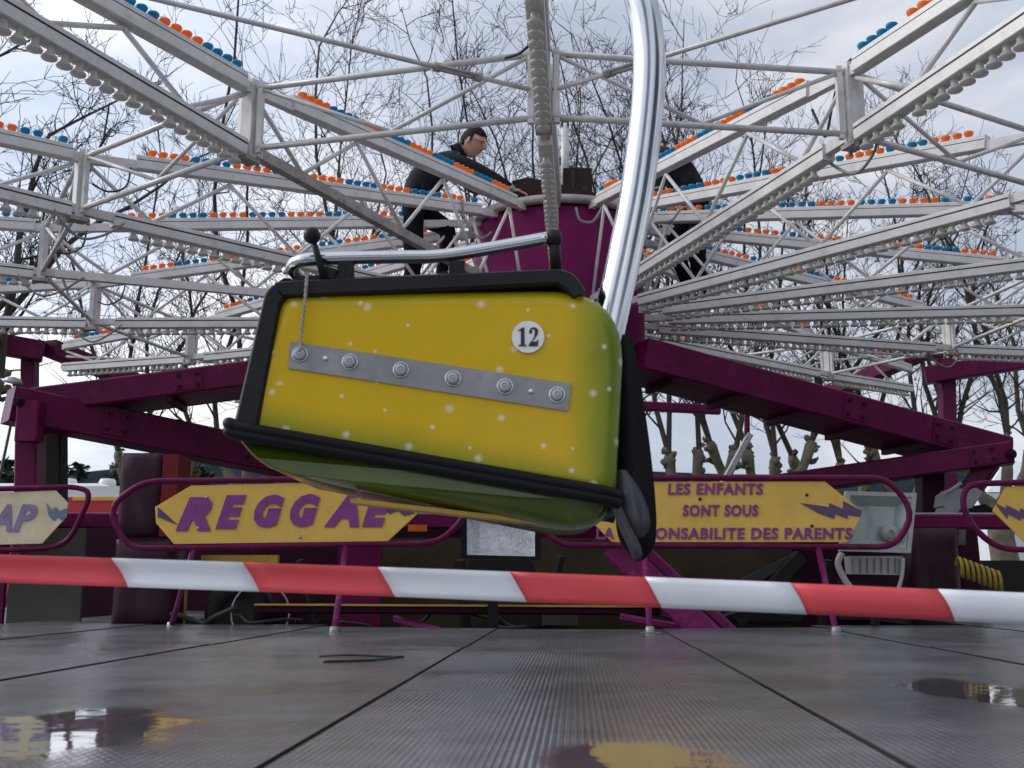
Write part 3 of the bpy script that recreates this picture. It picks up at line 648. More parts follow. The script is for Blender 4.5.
padded(915, 962, 528, 605, 7.9, .3, 'vinyl', 'short dark purple padded vinyl cover beside the white floodlight')

# ------------------------------------------------------------------ barrier frames with signs
def loop_tube(px, Y, r=.02):
    p = [P(x, y, Y) for x, y in px]; m = MB(); pts = []
    n = len(p)
    for i in range(n):                                   # rounded corners
        a, c_, e_ = p[i-1], p[i], p[(i+1) % n]; k = .11
        da, de = (a-c_), (e_-c_); ka, ke = min(k, da.length*.45), min(k, de.length*.45)
        q0, q1 = c_+da.normalized()*ka, c_+de.normalized()*ke
        for t in (0, .25, .5, .75, 1): pts.append(q0*(1-t)**2+c_*2*t*(1-t)+q1*t*t)
    pts.append(pts[0]); pts.append(pts[1]); m.tube(pts, r, 10, cap=False); return m
def barrier(label, rail, legs, Y, sign, smat, bolts, bmat, yoff=-.03, sheen='magenta'):
    c_ = P(sum(x for x, y in rail)/len(rail), 560, Y); t = thing('sign_barrier', (c_.x, Y, 0), label, 'barrier', 'tubular sign barriers round the ride')
    part(loop_tube(rail, Y, .02), 'rail', M['purple'], t)
    for (x0, y0, x1, y1) in legs:
        a = P(x0, y0, Y); g = G(x1, y1); g = Vector((g.x, g.y, .004)); m = MB(); m.tube([a, g], .019, 10)
        lg = part(m, 'leg', M['magenta'], t)
        m = MB(); m.lathe([(.0, .035), (.024, .035), (.03, .01), (.03, .0)], g, seg=12); m.box((g.x-.06, g.y-.02, 0.001), (g.x+.06, g.y+.02, .005)); part(m, 'foot', M['steel'], lg)
    m = MB(); m.prism([P(x, y, Y) for x, y in sign], (0, .012, 0)); sg = part(m, 'sign_panel', M[smat], t)
    for bl in bolts:
        m = MB(); m.prism([P(x, y, Y)+Vector((0, -.003, 0)) for x, y in bl], (0, -.003, 0)); part(m, 'lightning_mark', M[bmat], sg)
    return t, sg
YF = 7.1
t, sg = barrier('purple tubular barrier with a yellow arrow-ended sign reading REGGAE',
    [(108, 508), (142, 481.5), (450, 477.5), (470, 512), (440, 543), (128, 549)], [(194, 548, 171, 628), (346, 546, 334, 633)], YF,
    [(155, 543 - 36), (191, 485.5), (396, 481), (417, 514), (388, 541), (174, 544), (156, 523)], 'yellowsign',
    [[(158, 507), (178, 525), (158, 517)], [(352, 494), (384, 497), (400, 506), (416, 513), (404, 516), (398, 511), (390, 514), (370, 503)]], 'bolt')
letters = 'REGGAE'; xs = [194, 231, 269, 305, 342, 377]; ys = [514, 512, 511, 510.5, 510, 510]
for ch, x, y in zip(letters, xs, ys):
    text_mesh(ch, .265 if ch != 'G' else .25, M['letter'], sg, P(x, y, YF-.006), 'letter', shear=.32, bold=.018, width=(.225 if ch in 'RA' else .19))
m = MB()
for x, y in ((207, 497), (198, 528), (300, 537), (352, 491)): m.lathe([(.0, .008), (.009, .006), (.012, 0)], P(x, y, YF-.004), (0, -1, 0), 8)
part(m, 'screw', M['zinc'], sg)
t, sg = barrier('purple tubular barrier with the yellow sign reading LES ENFANTS SONT SOUS LA RESPONSABILITE DES PARENTS',
    [(533, 512), (552, 478), (888, 478), (914, 512), (896, 547), (556, 545)], [(644, 546, 650, 633), (818, 547, 836, 633)], YF,
    [(586, 516), (612, 482), (825, 481.5), (863, 512), (847, 542), (612, 542)], 'yellowsign',
    [[(800, 503), (829, 507), (829, 503), (843, 509), (843, 501), (862, 511), (860, 517), (847, 515), (848, 519), (835, 514), (834, 519), (818, 513)]], 'bolt')
for s_, x0, x1, y in (('LES ENFANTS', 668, 763, 489), ('SONT SOUS', 683, 758, 510.5), ('LA RESPONSABILITE DES PARENTS', 597, 851, 533.5)):
    text_mesh(s_, .098, M['letter'], sg, P((x0+x1)/2, y, YF-.006), 'lettering', shear=.08, bold=.003, width=(x1-x0)/F*YF*1.0, spacing=1.12)
m = MB()
for x, y in ((807, 495), (812, 526), (700, 499)): m.lathe([(.0, .008), (.008, .006), (.011, 0)], P(x, y, YF-.004), (0, -1, 0), 8)
part(m, 'screw', M['dark'], sg)
YL = 8.0
t, sg = barrier('purple tubular barrier with a faded pale sign ending in AP at the left edge',
    [(-190, 495), (74, 486.5), (92, 492), (70, 541), (50, 548.5), (-190, 556)], [(24, 547, 2, 612), (-140, 552, -160, 622)], YL,
    [(-190, 500), (56, 490.5), (68, 503), (66, 517), (42, 543.5), (-190, 549)], 'palesign',
    [[(46.5, 503), (52, 510), (56, 507), (60, 511), (67, 508), (64, 522), (58, 517), (54, 521), (49, 516)]], 'boltblue')
for ch, x in (('R', -24), ('A', 1), ('P', 25)):
    text_mesh(ch, .26, M['paleletter'], sg, P(x, 518, YL-.006), 'letter', shear=.32, bold=.01, width=.17)
t, sg = barrier('purple tubular barrier with a yellow sign and violet lightning mark at the right edge',
    [(962, 505), (966, 484), (1250, 476), (1250, 556), (998, 549), (972, 527)], [(1120, 548, 1135, 624), (1230, 548, 1245, 624)], YF,
    [(993, 511), (1006, 487), (1240, 484), (1240, 549), (1026, 543)], 'yellowsign',
    [[(994, 502), (1006, 509), (1006, 505), (1020, 512), (1020, 508), (1042, 520), (1020, 518), (1021, 521), (1008, 514), (1007, 519)]], 'bolt')

# ------------------------------------------------------------------ floodlights
def floodlight(nm, label, quad, Y, body, face, back=.16, bracket=None, fins=True, bulb=None):
    q = [P(x, y, Y) for x, y in quad]; c_ = sum(q, Vector())/4; zlow = min(p.z for p in q)
    t = thing(nm, (c_.x, Y, zlow-.2), label, 'floodlight', 'floodlights on the ride base')
    def shr(k, dy): return [c_+(p-c_)*k+Vector((0, dy, 0)) for p in q]
    m = MB(); A, B, C_ = shr(1, 0), shr(.86, 0), shr(.8, .05)
    m.add(A+B, [(i, (i+1) % 4, 4+(i+1) % 4, 4+i) for i in range(4)])
    m.add(A+shr(1.0, .045)+shr(.72, back), [(i, (i+1) % 4, 4+(i+1) % 4, 4+i) for i in range(4)]+[(4+i, 4+(i+1) % 4, 8+(i+1) % 4, 8+i) for i in range(4)]+[(8, 9, 10, 11)])
    h = part(m, 'housing', M[body], t)
    m = MB(); D = shr(.55, .09); n0 = shr(.85, .004)
    m.add(n0+D, [(i, (i+1) % 4, 4+(i+1) % 4, 4+i) for i in range(4)]+[(4, 5, 6, 7)]); part(m, 'reflector', M[face], h)
    if bulb:
        m = MB(); bc = P(bulb[0], bulb[1], Y+.005); m.lathe([(.0, .0), (.03, 0), (.05, .0), (.056, -.02), (.056, -.09)], bc, (-.1, -1, -.05), 18); m.lathe([(.02, .012), (.034, .012), (.034, -.01)], bc, (-.1, -1, -.05), 16); part(m, 'lamp_bulb', M['whitebox'], h)
    if bracket: bracket(t, h)
    return t
def br1(t, h):
    m = MB(); m.prism([P(x, y, 7.3) for x, y in ((470, 560), (532, 560), (536, 574), (466, 574))], (0, .12, 0)); part(m, 'mounting_box', M['rubber'], t)
    m = MB(); m.bar(P(493, 572, 7.36), P(493, 660, 7.36), .07, .07); part(m, 'post', M['rubber'], t)
floodlight('floodlight', 'black floodlight with hammered silver reflector standing in the gap between the two yellow signs', [(461, 558), (541, 560), (541, 515), (461, 512)], 7.3, 'rubber', 'reflector', bracket=br1)
def br2(t, h):
    m = MB(); m.prism([P(x, y, 7.45) for x, y in ((850, 556), (903, 556), (900, 575), (852, 574))], (0, .14, 0)); part(m, 'ballast_box', M['whitebox'], t)
    for i in range(7):
        x = 854+7*i; m = MB(); m.bar(P(x, 558, 7.435), P(x, 573, 7.435), .008, .02); part(m, 'fin', M['greybox'], t)
    m = MB(); m.tube(smooth_path([P(842, 553, 7.42), P(838, 564, 7.42), P(845, 580, 7.42), P(853, 590, 7.42)], 4), .022, 8); m.tube(smooth_path([P(903, 558, 7.42), P(902, 575, 7.42), P(898, 590, 7.42)], 4), .014, 8)
    m.tube([P(853, 590, 7.42), P(898, 590, 7.42)], .014, 8); part(m, 'bracket', M['whitebox'], t); m = MB(); m.tube([P(875, 588, 7.45), P(875, 660, 7.45)], .03, 8); part(m, 'post', M['rubber'], t)
floodlight('floodlight', 'big white square floodlight with a round socket beside the children notice sign', [(840, 551), (911, 553), (917, 493), (846, 491)], 7.4, 'whitebox', 'lens', bracket=br2, bulb=(891, 533))
# grey floodlight turned away
t = thing('floodlight', tuple(P(958, 525, 8.8)), 'small grey floodlight seen from behind through the right gap of the purple frame', 'floodlight', 'floodlights on the ride base')
m = MB(); m.prism([P(x, y, 8.8) for x, y in ((943, 506), (945, 494), (952, 489), (977, 488), (983, 492), (972, 508), (955, 510))], (0, .2, 0)); h = part(m, 'housing', M['greybox'], t)
m = MB(); m.prism([P(x, y, 8.78) for x, y in ((938, 522), (944, 507), (961, 508), (955, 517), (948, 524))], (0, .16, 0)); part(m, 'ballast_box', M['greybox'], t)
m = MB(); m.tube(smooth_path([P(946, 493, 8.76), P(953, 489, 8.74), P(961, 483, 8.74)], 3), .016, 6); m.tube([P(962, 505, 8.9), P(962, 545, 8.9)], .03, 8); part(m, 'bracket', M['greybox'], t)
m = MB(); m.prism([P(x, y, 8.9) for x, y in ((948, 523), (962, 510), (985, 504), (998, 512), (1000, 526), (960, 527))], (0, .3, 0))
setp(m.build('tarpaulin', M['rubber'], origin=P(970, 526, 8.9)), 'crumpled black tarpaulin lying on the purple deck rail behind the right barrier', 'tarpaulin')
# small lamp on the left corner
t = thing('corner_lamp', tuple(P(22, 388, 8.3)), 'small grey lamp head clamped on top of the left purple corner', 'lamp')
m = MB(); m.lathe([(.0, .05), (.05, .04), (.075, .0), (.0, -.005)], P(13, 383, 8.3), (.25, -.2, 1), 16); part(m, 'lamp_head', M['zinc'], t)
m = MB(); m.tube([P(14, 384, 8.3), P(22, 390, 8.3), P(26, 396, 8.3)], .02, 8); part(m, 'clamp', M['dark'], t)

# ------------------------------------------------------------------ coil hose
m = MB(); q0, q1 = P(958, 566, 7.6), P(1002, 582, 7.6); pts = []
for i in range(0, 110):
    tt = i/109; a = tt*2*PI*8; c_ = q0.lerp(q1, tt); pts.append(c_+Vector((.02*math.cos(a)*.6, .055*math.cos(a), .06*math.sin(a))))
m.tube(pts, .012, 6); setp(m.build('coiled_hose', M['hose'], origin=q0), 'yellow coiled air hose hanging under the right barrier', 'hose')
# ------------------------------------------------------------------ gondola
YG = 3.0
gc = P(430, 385, YG)
gon = thing('gondola', (gc.x, YG, gc.z), 'yellow and green starred swing gondola numbered 12 hanging on a chrome pole', 'gondola')
def g2(pts, Y=YG): return [P(x, y, Y) for x, y in pts]
def offset_poly(pts, dd):
    n = len(pts); out = []; ar = sum(pts[i].x*pts[(i+1) % n].z-pts[(i+1) % n].x*pts[i].z for i in range(n)); s_ = 1 if ar > 0 else -1
    for i in range(n):
        e0 = (pts[i]-pts[i-1]).normalized(); e1 = (pts[(i+1) % n]-pts[i]).normalized()
        n0 = Vector((-e0.z, 0, e0.x))*s_; n1 = Vector((-e1.z, 0, e1.x))*s_; nn = (n0+n1)
        nn = nn/max(.35, nn.length_squared/2); out.append(pts[i]+nn*dd)
    return out
def round_poly(pts, rads, n=6):
    out = []; m_ = len(pts)
    for i in range(m_):
        r = rads[i]; a, c_, e_ = pts[i-1], pts[i], pts[(i+1) % m_]
        if r <= 0: out.append(c_); continue
        da, de = (a-c_), (e_-c_); q0 = c_+da.normalized()*min(r, da.length*.48); q1 = c_+de.normalized()*min(r, de.length*.48)
        for k in range(n+1): t_ = k/n; out.append(q0*(1-t_)**2+c_*2*t_*(1-t_)+q1*t_*t_)
    return out
def loft(rings, smooth=True, cap0=True, cap1=True):
    m = MB(); n = len(rings[0]); vs = [p for r in rings for p in r]
    fs = [(i*n+k, i*n+(k+1) % n, (i+1)*n+(k+1) % n, (i+1)*n+k) for i in range(len(rings)-1) for k in range(n)]
    m.add(vs, fs, smooth)
    b0 = len(m.v)-len(vs)
    if cap0: m.f.append([b0+k for k in range(n)]); m.sm.append(False); m.mi.append(0)
    if cap1: m.f.append([b0+(len(rings)-1)*n+k for k in range(n)][::-1]); m.sm.append(smooth); m.mi.append(0)
    return m
def shell(outline, rads, y0, dep, rr, steps=6):
    base_ = round_poly(g2(outline), rads); rings = []
    x0_, x1_ = min(p.x for p in base_), max(p.x for p in base_); z0_, z1_ = min(p.z for p in base_), max(p.z for p in base_); cx_, cz_ = (x0_+x1_)/2, (z0_+z1_)/2
    def at(ins, y):
        kx, kz = 1-2*ins/(x1_-x0_), 1-2*min(ins, (z1_-z0_)*.3)/(z1_-z0_)
        return [Vector((cx_+(p.x-cx_)*kx, y, cz_+(p.z-cz_)*kz)) for p in base_]
    for i in range(steps+1):
        a = PI/2*i/steps; rings.append(at(rr*(1-math.sin(a)), y0+rr*(1-math.cos(a))))
    for i in range(steps+1):
        a = PI/2*i/steps; rings.append(at(rr*(1-math.cos(a)), y0+dep-rr+rr*math.sin(a)))
    return loft(rings)
DEP = .62
body = part(shell([(278, 290), (588, 287), (626, 325), (617, 500), (236, 436)], [.03, .12, .12, .05, .03], YG, DEP, .05), 'shell', M['lacquer'], gon)
hullp = [(226, 428), (614, 496), (607, 522), (570, 530), (300, 477), (252, 462)]
part(shell(hullp, [.02, .02, .05, .10, .14, .10], YG+.01, DEP-.03, .10, 8), 'lower_hull', M['greenhull'], gon)
m = MB(); m.bar(P(352, 501.5, YG+.10), P(556, 525, YG+.13), .10, .012); part(m, 'foot_rail', M['yellowmetal'], gon)
# rubber band round the seam: two ribs
for o0, rr_ in ((0, 1), (1, 1)):
    yy = o0*7.5
    a_, b__ = P(238, 427+yy, YG-.018), P(604, 491.5+yy, YG-.018); ba, bb = Vector((a_.x, YG+DEP+.01, a_.z)), Vector((b__.x, YG+DEP+.01, b__.z))
    e_ = P(617, 497+yy, YG+.08); l_ = P(234, 425+yy, YG+.05)
    m = MB(); m.tube(smooth_path([a_.lerp(b__, .5), a_.lerp(b__, .8), a_.lerp(b__, .96), b__+Vector((.008, .01, -.002)), e_, Vector((e_.x, bb.y-.06, e_.z)), bb, ba, Vector((l_.x, ba.y-.06, l_.z)), l_, a_, a_.lerp(b__, .2), a_.lerp(b__, .5)], 5), .017, 10, cap=False)
    part(m, 'seam_band', M['rubber'], gon)
# black edge trim: front lip down the left edge and along the top
tr_out = [(231, 431), (247, 364), (262, 301), (266, 290), (274, 283), (288, 280), (420, 274), (546, 268.5), (564, 269), (577, 276), (586, 290)]
tr_in = [(257, 432), (268, 370), (279, 310), (281, 303), (285, 298.5), (294, 296), (424, 290), (546, 284), (558, 285), (566, 289), (573, 297)]
m = MB(); po, pi_ = smooth_path(g2(tr_out, YG-.012), 5), smooth_path(g2(tr_in, YG-.012), 5)
for (yy0, yy1) in ((0, .09),):
    n = len(po); vs = []
    for dy, ins in ((.012, 0), (0, .12), (0, .88), (.012, 1)):
        vs += [po[i].lerp(pi_[i], ins)+Vector((0, dy, 0)) for i in range(n)]
    vs += [pi_[i]+Vector((0, yy1, 0)) for i in range(n)]+[po[i]+Vector((0, yy1, 0)) for i in range(n)]
    fs = []
    for j in range(6):
        for i in range(n-1): fs.append((j*n+i, j*n+i+1, ((j+1) % 6)*n+i+1, ((j+1) % 6)*n+i))
    fs += [tuple(j*n for j in range(6)), tuple(j*n+n-1 for j in range(6))[::-1]]
    m.add(vs, fs)
part(m, 'edge_trim', M['black'], gon)
# back rim of the seat opening and dark upholstery
m = MB(); m.tube([P(287, 288, YG+.08), P(287, 288, YG+DEP-.02), P(560, 279, YG+DEP-.02), P(572, 284, YG+.3)], .03, 10); part(m, 'opening_rim', M['black'], gon)
m = MB(); zt = P(300, 287, YG).z; m.box((P(300, 0, YG).x+.02, YG+.08, zt-.06), (P(560, 0, YG).x, YG+DEP-.06, zt+.008)); part(m, 'seat_cushion', M['vinyl'], gon)
# strip of small lamps
strip = g2([(290.5, 341.5), (571, 383.5), (568, 411), (288, 368)], YG-.006); m = MB(); m.prism(strip, (0, .005, 0)); stp = part(m, 'lamp_strip', M['steel'], gon)
for x, y in ((300, 354.5), (350, 362), (401, 370), (453, 378.5), (505, 386.5), (557, 395)):
    m = MB(); m.lathe([(.016, .003), (.0165, .010), (.013, .016), (.009, .018), (.008, .015), (.004, .015), (.003, .02), (.0, .02)], P(x, y, YG-.006), (0, -1, 0), 10, False); cb2 = part(m, 'clear_bulb', M['bulb'], stp)
    m = MB(); m.lathe([(.023, .0), (.023, .004), (.021, .006), (.0175, .003)], P(x, y, YG-.006), (0, -1, 0), 22); part(m, 'washer', M['chrome'], stp)
for x, y in ((325.5, 358.5), (531, 391.5)):
    m = MB(); m.lathe([(.008, 0), (.0075, .004), (.004, .006), (.0, .0065)], P(x, y, YG-.006), (0, -1, 0), 12); part(m, 'rivet', M['chrome'], stp)
# number disc
dc = P(528, 337, YG-.004); m = MB(); m.lathe([(.0455, .0), (.0455, .002), (.0, .002)], dc, (0, -1, 0), 40, False); disc = part(m, 'number_disc', M['numwhite'], gon)
def digit(polys):
    for poly in polys:
        m = MB(); m.prism([Vector((dc.x+x*.001, dc.y-.0025, dc.z+z*.001)) for x, z in poly], (0, -.0015, 0)); part(m, 'numeral', M['ink'], disc)
digit([[(-27, 19), (-13, 27), (-10, 27), (-10, -22), (-4, -24), (-4, -27), (-27, -27), (-27, -24), (-20, -22), (-20, 18), (-27, 16)]])
two = []
outer = [(3, 12), (4, 19), (8, 25), (16, 27.5), (24, 25), (28, 19), (28, 11), (25, 4), (18, -5), (11, -14), (23, -14), (26, -9), (29, -9), (27, -27), (2, -27), (2, -22), (12, -9), (17, 1), (19, 9), (19, 17), (16, 22.5), (12, 22), (10, 19), (12, 15), (11, 10), (6, 9)]
digit([outer])
# chrome lap bar
m = MB(); m.tube(smooth_path([P(300, 277, YG+.16), P(292, 268, YG+.10), P(300, 261, YG+.05), P(330, 258.5, YG+.05), P(400, 257, YG+.05), P(440, 256, YG+.05), P(490, 248.5, YG+.05), P(548, 238, YG+.05)], 6), .019, 14); lap = part(m, 'lap_bar', M['chrome'], gon)
m = MB(); m.tube([P(554, 236, YG+.05), P(556, 270, YG+.06)], .017, 12); m.lathe([(.0, .02), (.02, .018), (.024, 0), (.02, -.02), (0, -.022)], P(554, 238, YG+.05), (0, 0, 1), 14); part(m, 'bar_joint', M['black'], lap)
for x in (346, 457):
    m = MB(); m.bar(P(x, 262, YG+.05), P(x, 284, YG+.05), .045, .03); part(m, 'bar_bracket', M['black'], lap)
m = MB(); m.bar(P(296, 281.5, YG+.05), P(352, 280, YG+.05), .05, .02); m.bar(P(325, 272, YG+.04), P(336, 276, YG+.04), .04, .03); part(m, 'latch_plate', M['black'], gon)
m = MB(); m.tube([P(325, 280, YG+.02), P(312, 237, YG-.01)], [.012, .008], 10); lev = part(m, 'lever', M['black'], gon)
kc = P(312, 235.5, YG-.01); m = MB(); m.lathe([(.0245*math.sin(PI*i/10), .0245*math.cos(PI*i/10)) for i in range(11)], kc, seg=18); part(m, 'lever_knob', M['black'], lev)
m = MB(); rp_ = smooth_path([P(307, 276, YG-.03), P(305, 300, YG-.022), P(302, 325, YG-.018), P(300, 350, YG-.03)], 14)
for ph_ in (0, PI):
    m.tube([p+Vector((.004*.6*math.cos(i*1.1+ph_), .004*.6*math.sin(i*1.1+ph_), 0)) for i, p in enumerate(rp_)], .003, 6)
part(m, 'cord', M['rope'], gon)
# chrome hanger pole, bent over to the arm tip
YPOLE = 3.38; tip = wpt(0, RT, 2.56)
m = MB(); pth = smooth_path([P(569, 500, YPOLE), P(593, 395, YPOLE), P(617, 290, YPOLE), P(627, 243, YPOLE), P(637, 190, YPOLE), P(645, 130, YPOLE), P(649, 80, YPOLE), P(648, 40, YPOLE), P(641, 0, YPOLE), P(622, -50, YPOLE), Vector((tip.x+.14, YPOLE, tip.z-.05)), Vector((tip.x+.02, tip.y, tip.z))], 8)
m.tube(pth, .054, 28); part(m, 'hanger_pole', M['chrome'], gon)
m = MB(); m.bar(P(585, 420, YG+.33), P(606, 320, YG+.33), .02, .12, up=(0, 1, 0)); part(m, 'pole_mount', M['black'], gon)
# rubber belt hanging off the seat back: folded ribbon
def ribbon(cen, wid, thick, nm, mat, lean=(0, 1, 0)):
    """strap along cen; wid = half width vectors in px space at each point"""
    m = MB(); n = len(cen); vs = []
    for c_, w_ in zip(cen, wid):
        for s1 in (-1, 1):
            for s2 in (-1, 1): vs.append(c_+w_*s1+Vector(lean)*thick*s2*.5)
    fs = []
    for i in range(n-1):
        a = i*4; c_ = a+4
        fs += [(a, a+2, c_+2, c_), (a+1, c_+1, c_+3, a+3), (a, c_, c_+1, a+1), (a+2, a+3, c_+3, c_+2)]
    fs += [(0, 1, 3, 2), ((n-1)*4, (n-1)*4+2, (n-1)*4+3, (n-1)*4+1)]
    m.add(vs, fs, True); return part(m, nm, M[mat], gon)
def strap(rows, Y, thick, nm, mat, dy=0):
    cen, wid = [], []
    L_, R_ = smooth_path([P(a, y, Y+k*dy) for k, (y, a, b_) in enumerate(rows)], 4), smooth_path([P(b_, y, Y+k*dy) for k, (y, a, b_) in enumerate(rows)], 4)
    for a, b_ in zip(L_, R_): cen.append((a+b_)/2); wid.append((b_-a)/2)
    return ribbon(cen, wid, thick, nm, mat)
strap([(335, 622, 630), (360, 618, 637), (400, 616, 643), (450, 616, 650), (500, 616, 655), (530, 617, 656), (548, 624, 653), (560, 636, 643)], 3.12, .02, 'belt', 'rubber')
strap([(470, 617, 626), (490, 616, 640), (510, 617, 648), (525, 621, 650), (534, 628, 646), (538, 636, 641)], 3.06, .012, 'belt_tongue', 'belt', -.002)
strap([(465, 610, 614), (490, 609, 616), (520, 616, 627), (545, 627, 640), (556, 632, 642), (561, 635, 640)], 3.03, .01, 'belt_tongue', 'belt')
m = MB(); m.lathe([(.0, .006), (.01, .004), (.01, -.02)], P(638, 558, 3.0), (0, -1, 0), 12); part(m, 'buckle_stud', M['dark'], gon)

# ------------------------------------------------------------------ barrier tape
edges = [-700, -560, -420, -290, -155, -20, 118, 250, 385, 517, 652, 797, 945, 1090, 1235, 1380, 1530, 1680]
def ty(x): return 554.5+(x/1024)*38.5-2.0*math.sin(PI*max(0, min(1, x/1024)))
def th_(x): return 28.2+x/1024*3
tape = MB(); NSUB = 6; NV = 5
Yt = lambda x: 2.5-.2*x/1024
for k, (a, b_) in enumerate(zip(edges, edges[1:])):
    tape.cur = 1 if k % 2 == 1 else 0
    vs = []; fs = []
    for i in range(NSUB+1):
        x = a+(b_-a)*i/NSUB
        for j in range(NV+1):
            v = j/NV; xx = x-7+17*v
            if i not in (0,): pass
            p = P(xx, ty(xx)+th_(xx)*v, Yt(xx)); p.y += .012*math.sin(v*PI)*math.sin(xx*.004+1)+.004*math.sin(xx*.02)
            vs.append(p)
    for i in range(NSUB):
        for j in range(NV): q = i*(NV+1)+j; fs.append((q, q+1, q+NV+2, q+NV+1))
    tape.add(vs, fs, True)
to = tape.build('barrier_tape', [M['tapewhite'], M['tapered']], origin=P(512, 588, 2.4))
setp(to, 'red and white striped barrier tape stretched across the front of the deck', 'tape')
sm_ = to.modifiers.new('thickness', 'SOLIDIFY'); sm_.thickness = .0015

# ------------------------------------------------------------------ zip tie on the deck
m = MB(); m.tube([G(319, 659.5)+Vector((0, 0, .014)), G(350, 659)+Vector((0, 0, .016)), G(398, 660.5)+Vector((0, 0, .014)), G(404, 660.5)+Vector((0, 0, .014))], .005, 6)
m.tube(smooth_path([G(398, 660.5)+Vector((0, 0, .014)), G(370, 664)+Vector((0, 0, .014)), G(323, 665)+Vector((0, 0, .013))], 5), .005, 6)
setp(m.build('cable_tie', M['darkcable'], origin=G(360, 661)), 'thin black cable tie folded on the wet metal deck', 'cable tie')

# rain drops standing on the deck
m = MB(); rr = random.Random(5)
for i in range(130):
    q = G(rr.uniform(-60, 1080), 768-138*rr.random()**1.4); s_ = rr.uniform(.0012, .0034)*(1 if rr.random() < .9 else 1.7)
    m.lathe([(s_, 0), (s_*.9, s_*.3), (s_*.5, s_*.5), (0, s_*.55)], (q.x, q.y, .001), seg=8)
wm, wnt, wb = new_mat('water'); wb.inputs['Base Color'].default_value = (.8, .82, .85, 1); wb.inputs['Roughness'].default_value = .03; wb.inputs['Transmission Weight'].default_value = .7; wb.inputs['IOR'].default_value = 1.33
setp(m.build('rain_drops', wm), 'small rain drops standing on the wet metal deck', 'water drops', kind='stuff')

# ------------------------------------------------------------------ people
def skin_mesh(joints, edges, mats, seg_mats, sub=2):
    """grow a continuous body round joints (pos, radius); faces get the material of the nearest bone"""
    me = bpy.data.meshes.new('person_skel'); names = list(joints); ix = {n: i for i, n in enumerate(names)}
    me.from_pydata([joints[n][0] for n in names], [(ix[a], ix[b]) for a, b in edges], [])
    o = bpy.data.objects.new('person_skel', me); COL.objects.link(o)
    sk = o.modifiers.new('s', 'SKIN'); sk.use_smooth_shade = True; sk.branch_smoothing = .4
    for i, n in enumerate(names):
        r = joints[n][1]; me.skin_vertices[0].data[i].radius = r if isinstance(r, tuple) else (r, r)
        me.skin_vertices[0].data[i].use_root = (n == 'pelvis')
    su = o.modifiers.new('d', 'SUBSURF'); su.levels = sub; su.render_levels = sub
    bpy.context.view_layer.update(); dg = bpy.context.evaluated_depsgraph_get()
    m2 = bpy.data.meshes.new_from_object(o.evaluated_get(dg)); bpy.data.objects.remove(o)
    for m in mats: m2.materials.append(m)
    segs = [(Vector(joints[a][0]), Vector(joints[b][0]), seg_mats[(a, b)]) for a, b in edges]
    for p in m2.polygons:
        best = None; c = p.center
        for a, b_, mi in segs:
            ab = b_-a; t_ = max(0, min(1, (c-a).dot(ab)/max(ab.length_squared, 1e-9))); dd = (c-a-ab*t_).length
            if best is None or dd < best[0]: best = (dd, mi)
        p.material_index = best[1]; p.use_smooth = True
    return m2
def head_mesh(c, fwd, up, sc=1.0):
    """ellipsoid sculpted with brow, nose, lips, chin, ears; returns verts, faces"""
    fwd = fwd.normalized(); up = (up-fwd*up.dot(fwd)).normalized(); rt = fwd.cross(up); vs = []; fs = []; nu, nv = 40, 28
    def bump(a, b_, s): return math.exp(-((a*a+b_*b_)/(s*s)))
    for j in range(nv+1):
        th = PI*j/nv; zz = math.cos(th)
        for i in range(nu):
            ph = 2*PI*i/nu; fx, sy = math.sin(th)*math.cos(ph), math.sin(th)*math.sin(ph)
            f, s_, u = fx*.098, sy*.075, zz*.118
            if u < 0: k = 1-.35*(-u/.118)**1.3; s_ *= k; f = f*(1-.22*(-u/.118)) + (.014 if fx > 0 else 0)*(-u/.118)
            if fx > 0:
                f += .026*bump(s_/.9, u+.018, .017)+.012*bump(s_, u-.004, .014)        # nose
                f -= .010*bump(abs(s_)-.032, u-.008, .016)                              # eye sockets
                f += .007*bump(s_*.5, u-.03, .016)                                       # brow
                f += .008*bump(s_*.7, u+.058, .012)                                      # lips
                f += .012*bump(s_*.8, u+.095, .02)                                       # chin
            vs.append(c+(fwd*f+rt*s_+up*u)*sc)
    for j in range(nv):
        for i in range(nu): fs.append((j*nu+i, j*nu+(i+1) % nu, (j+1)*nu+(i+1) % nu, (j+1)*nu+i))
    return vs, fs, fwd, rt, up
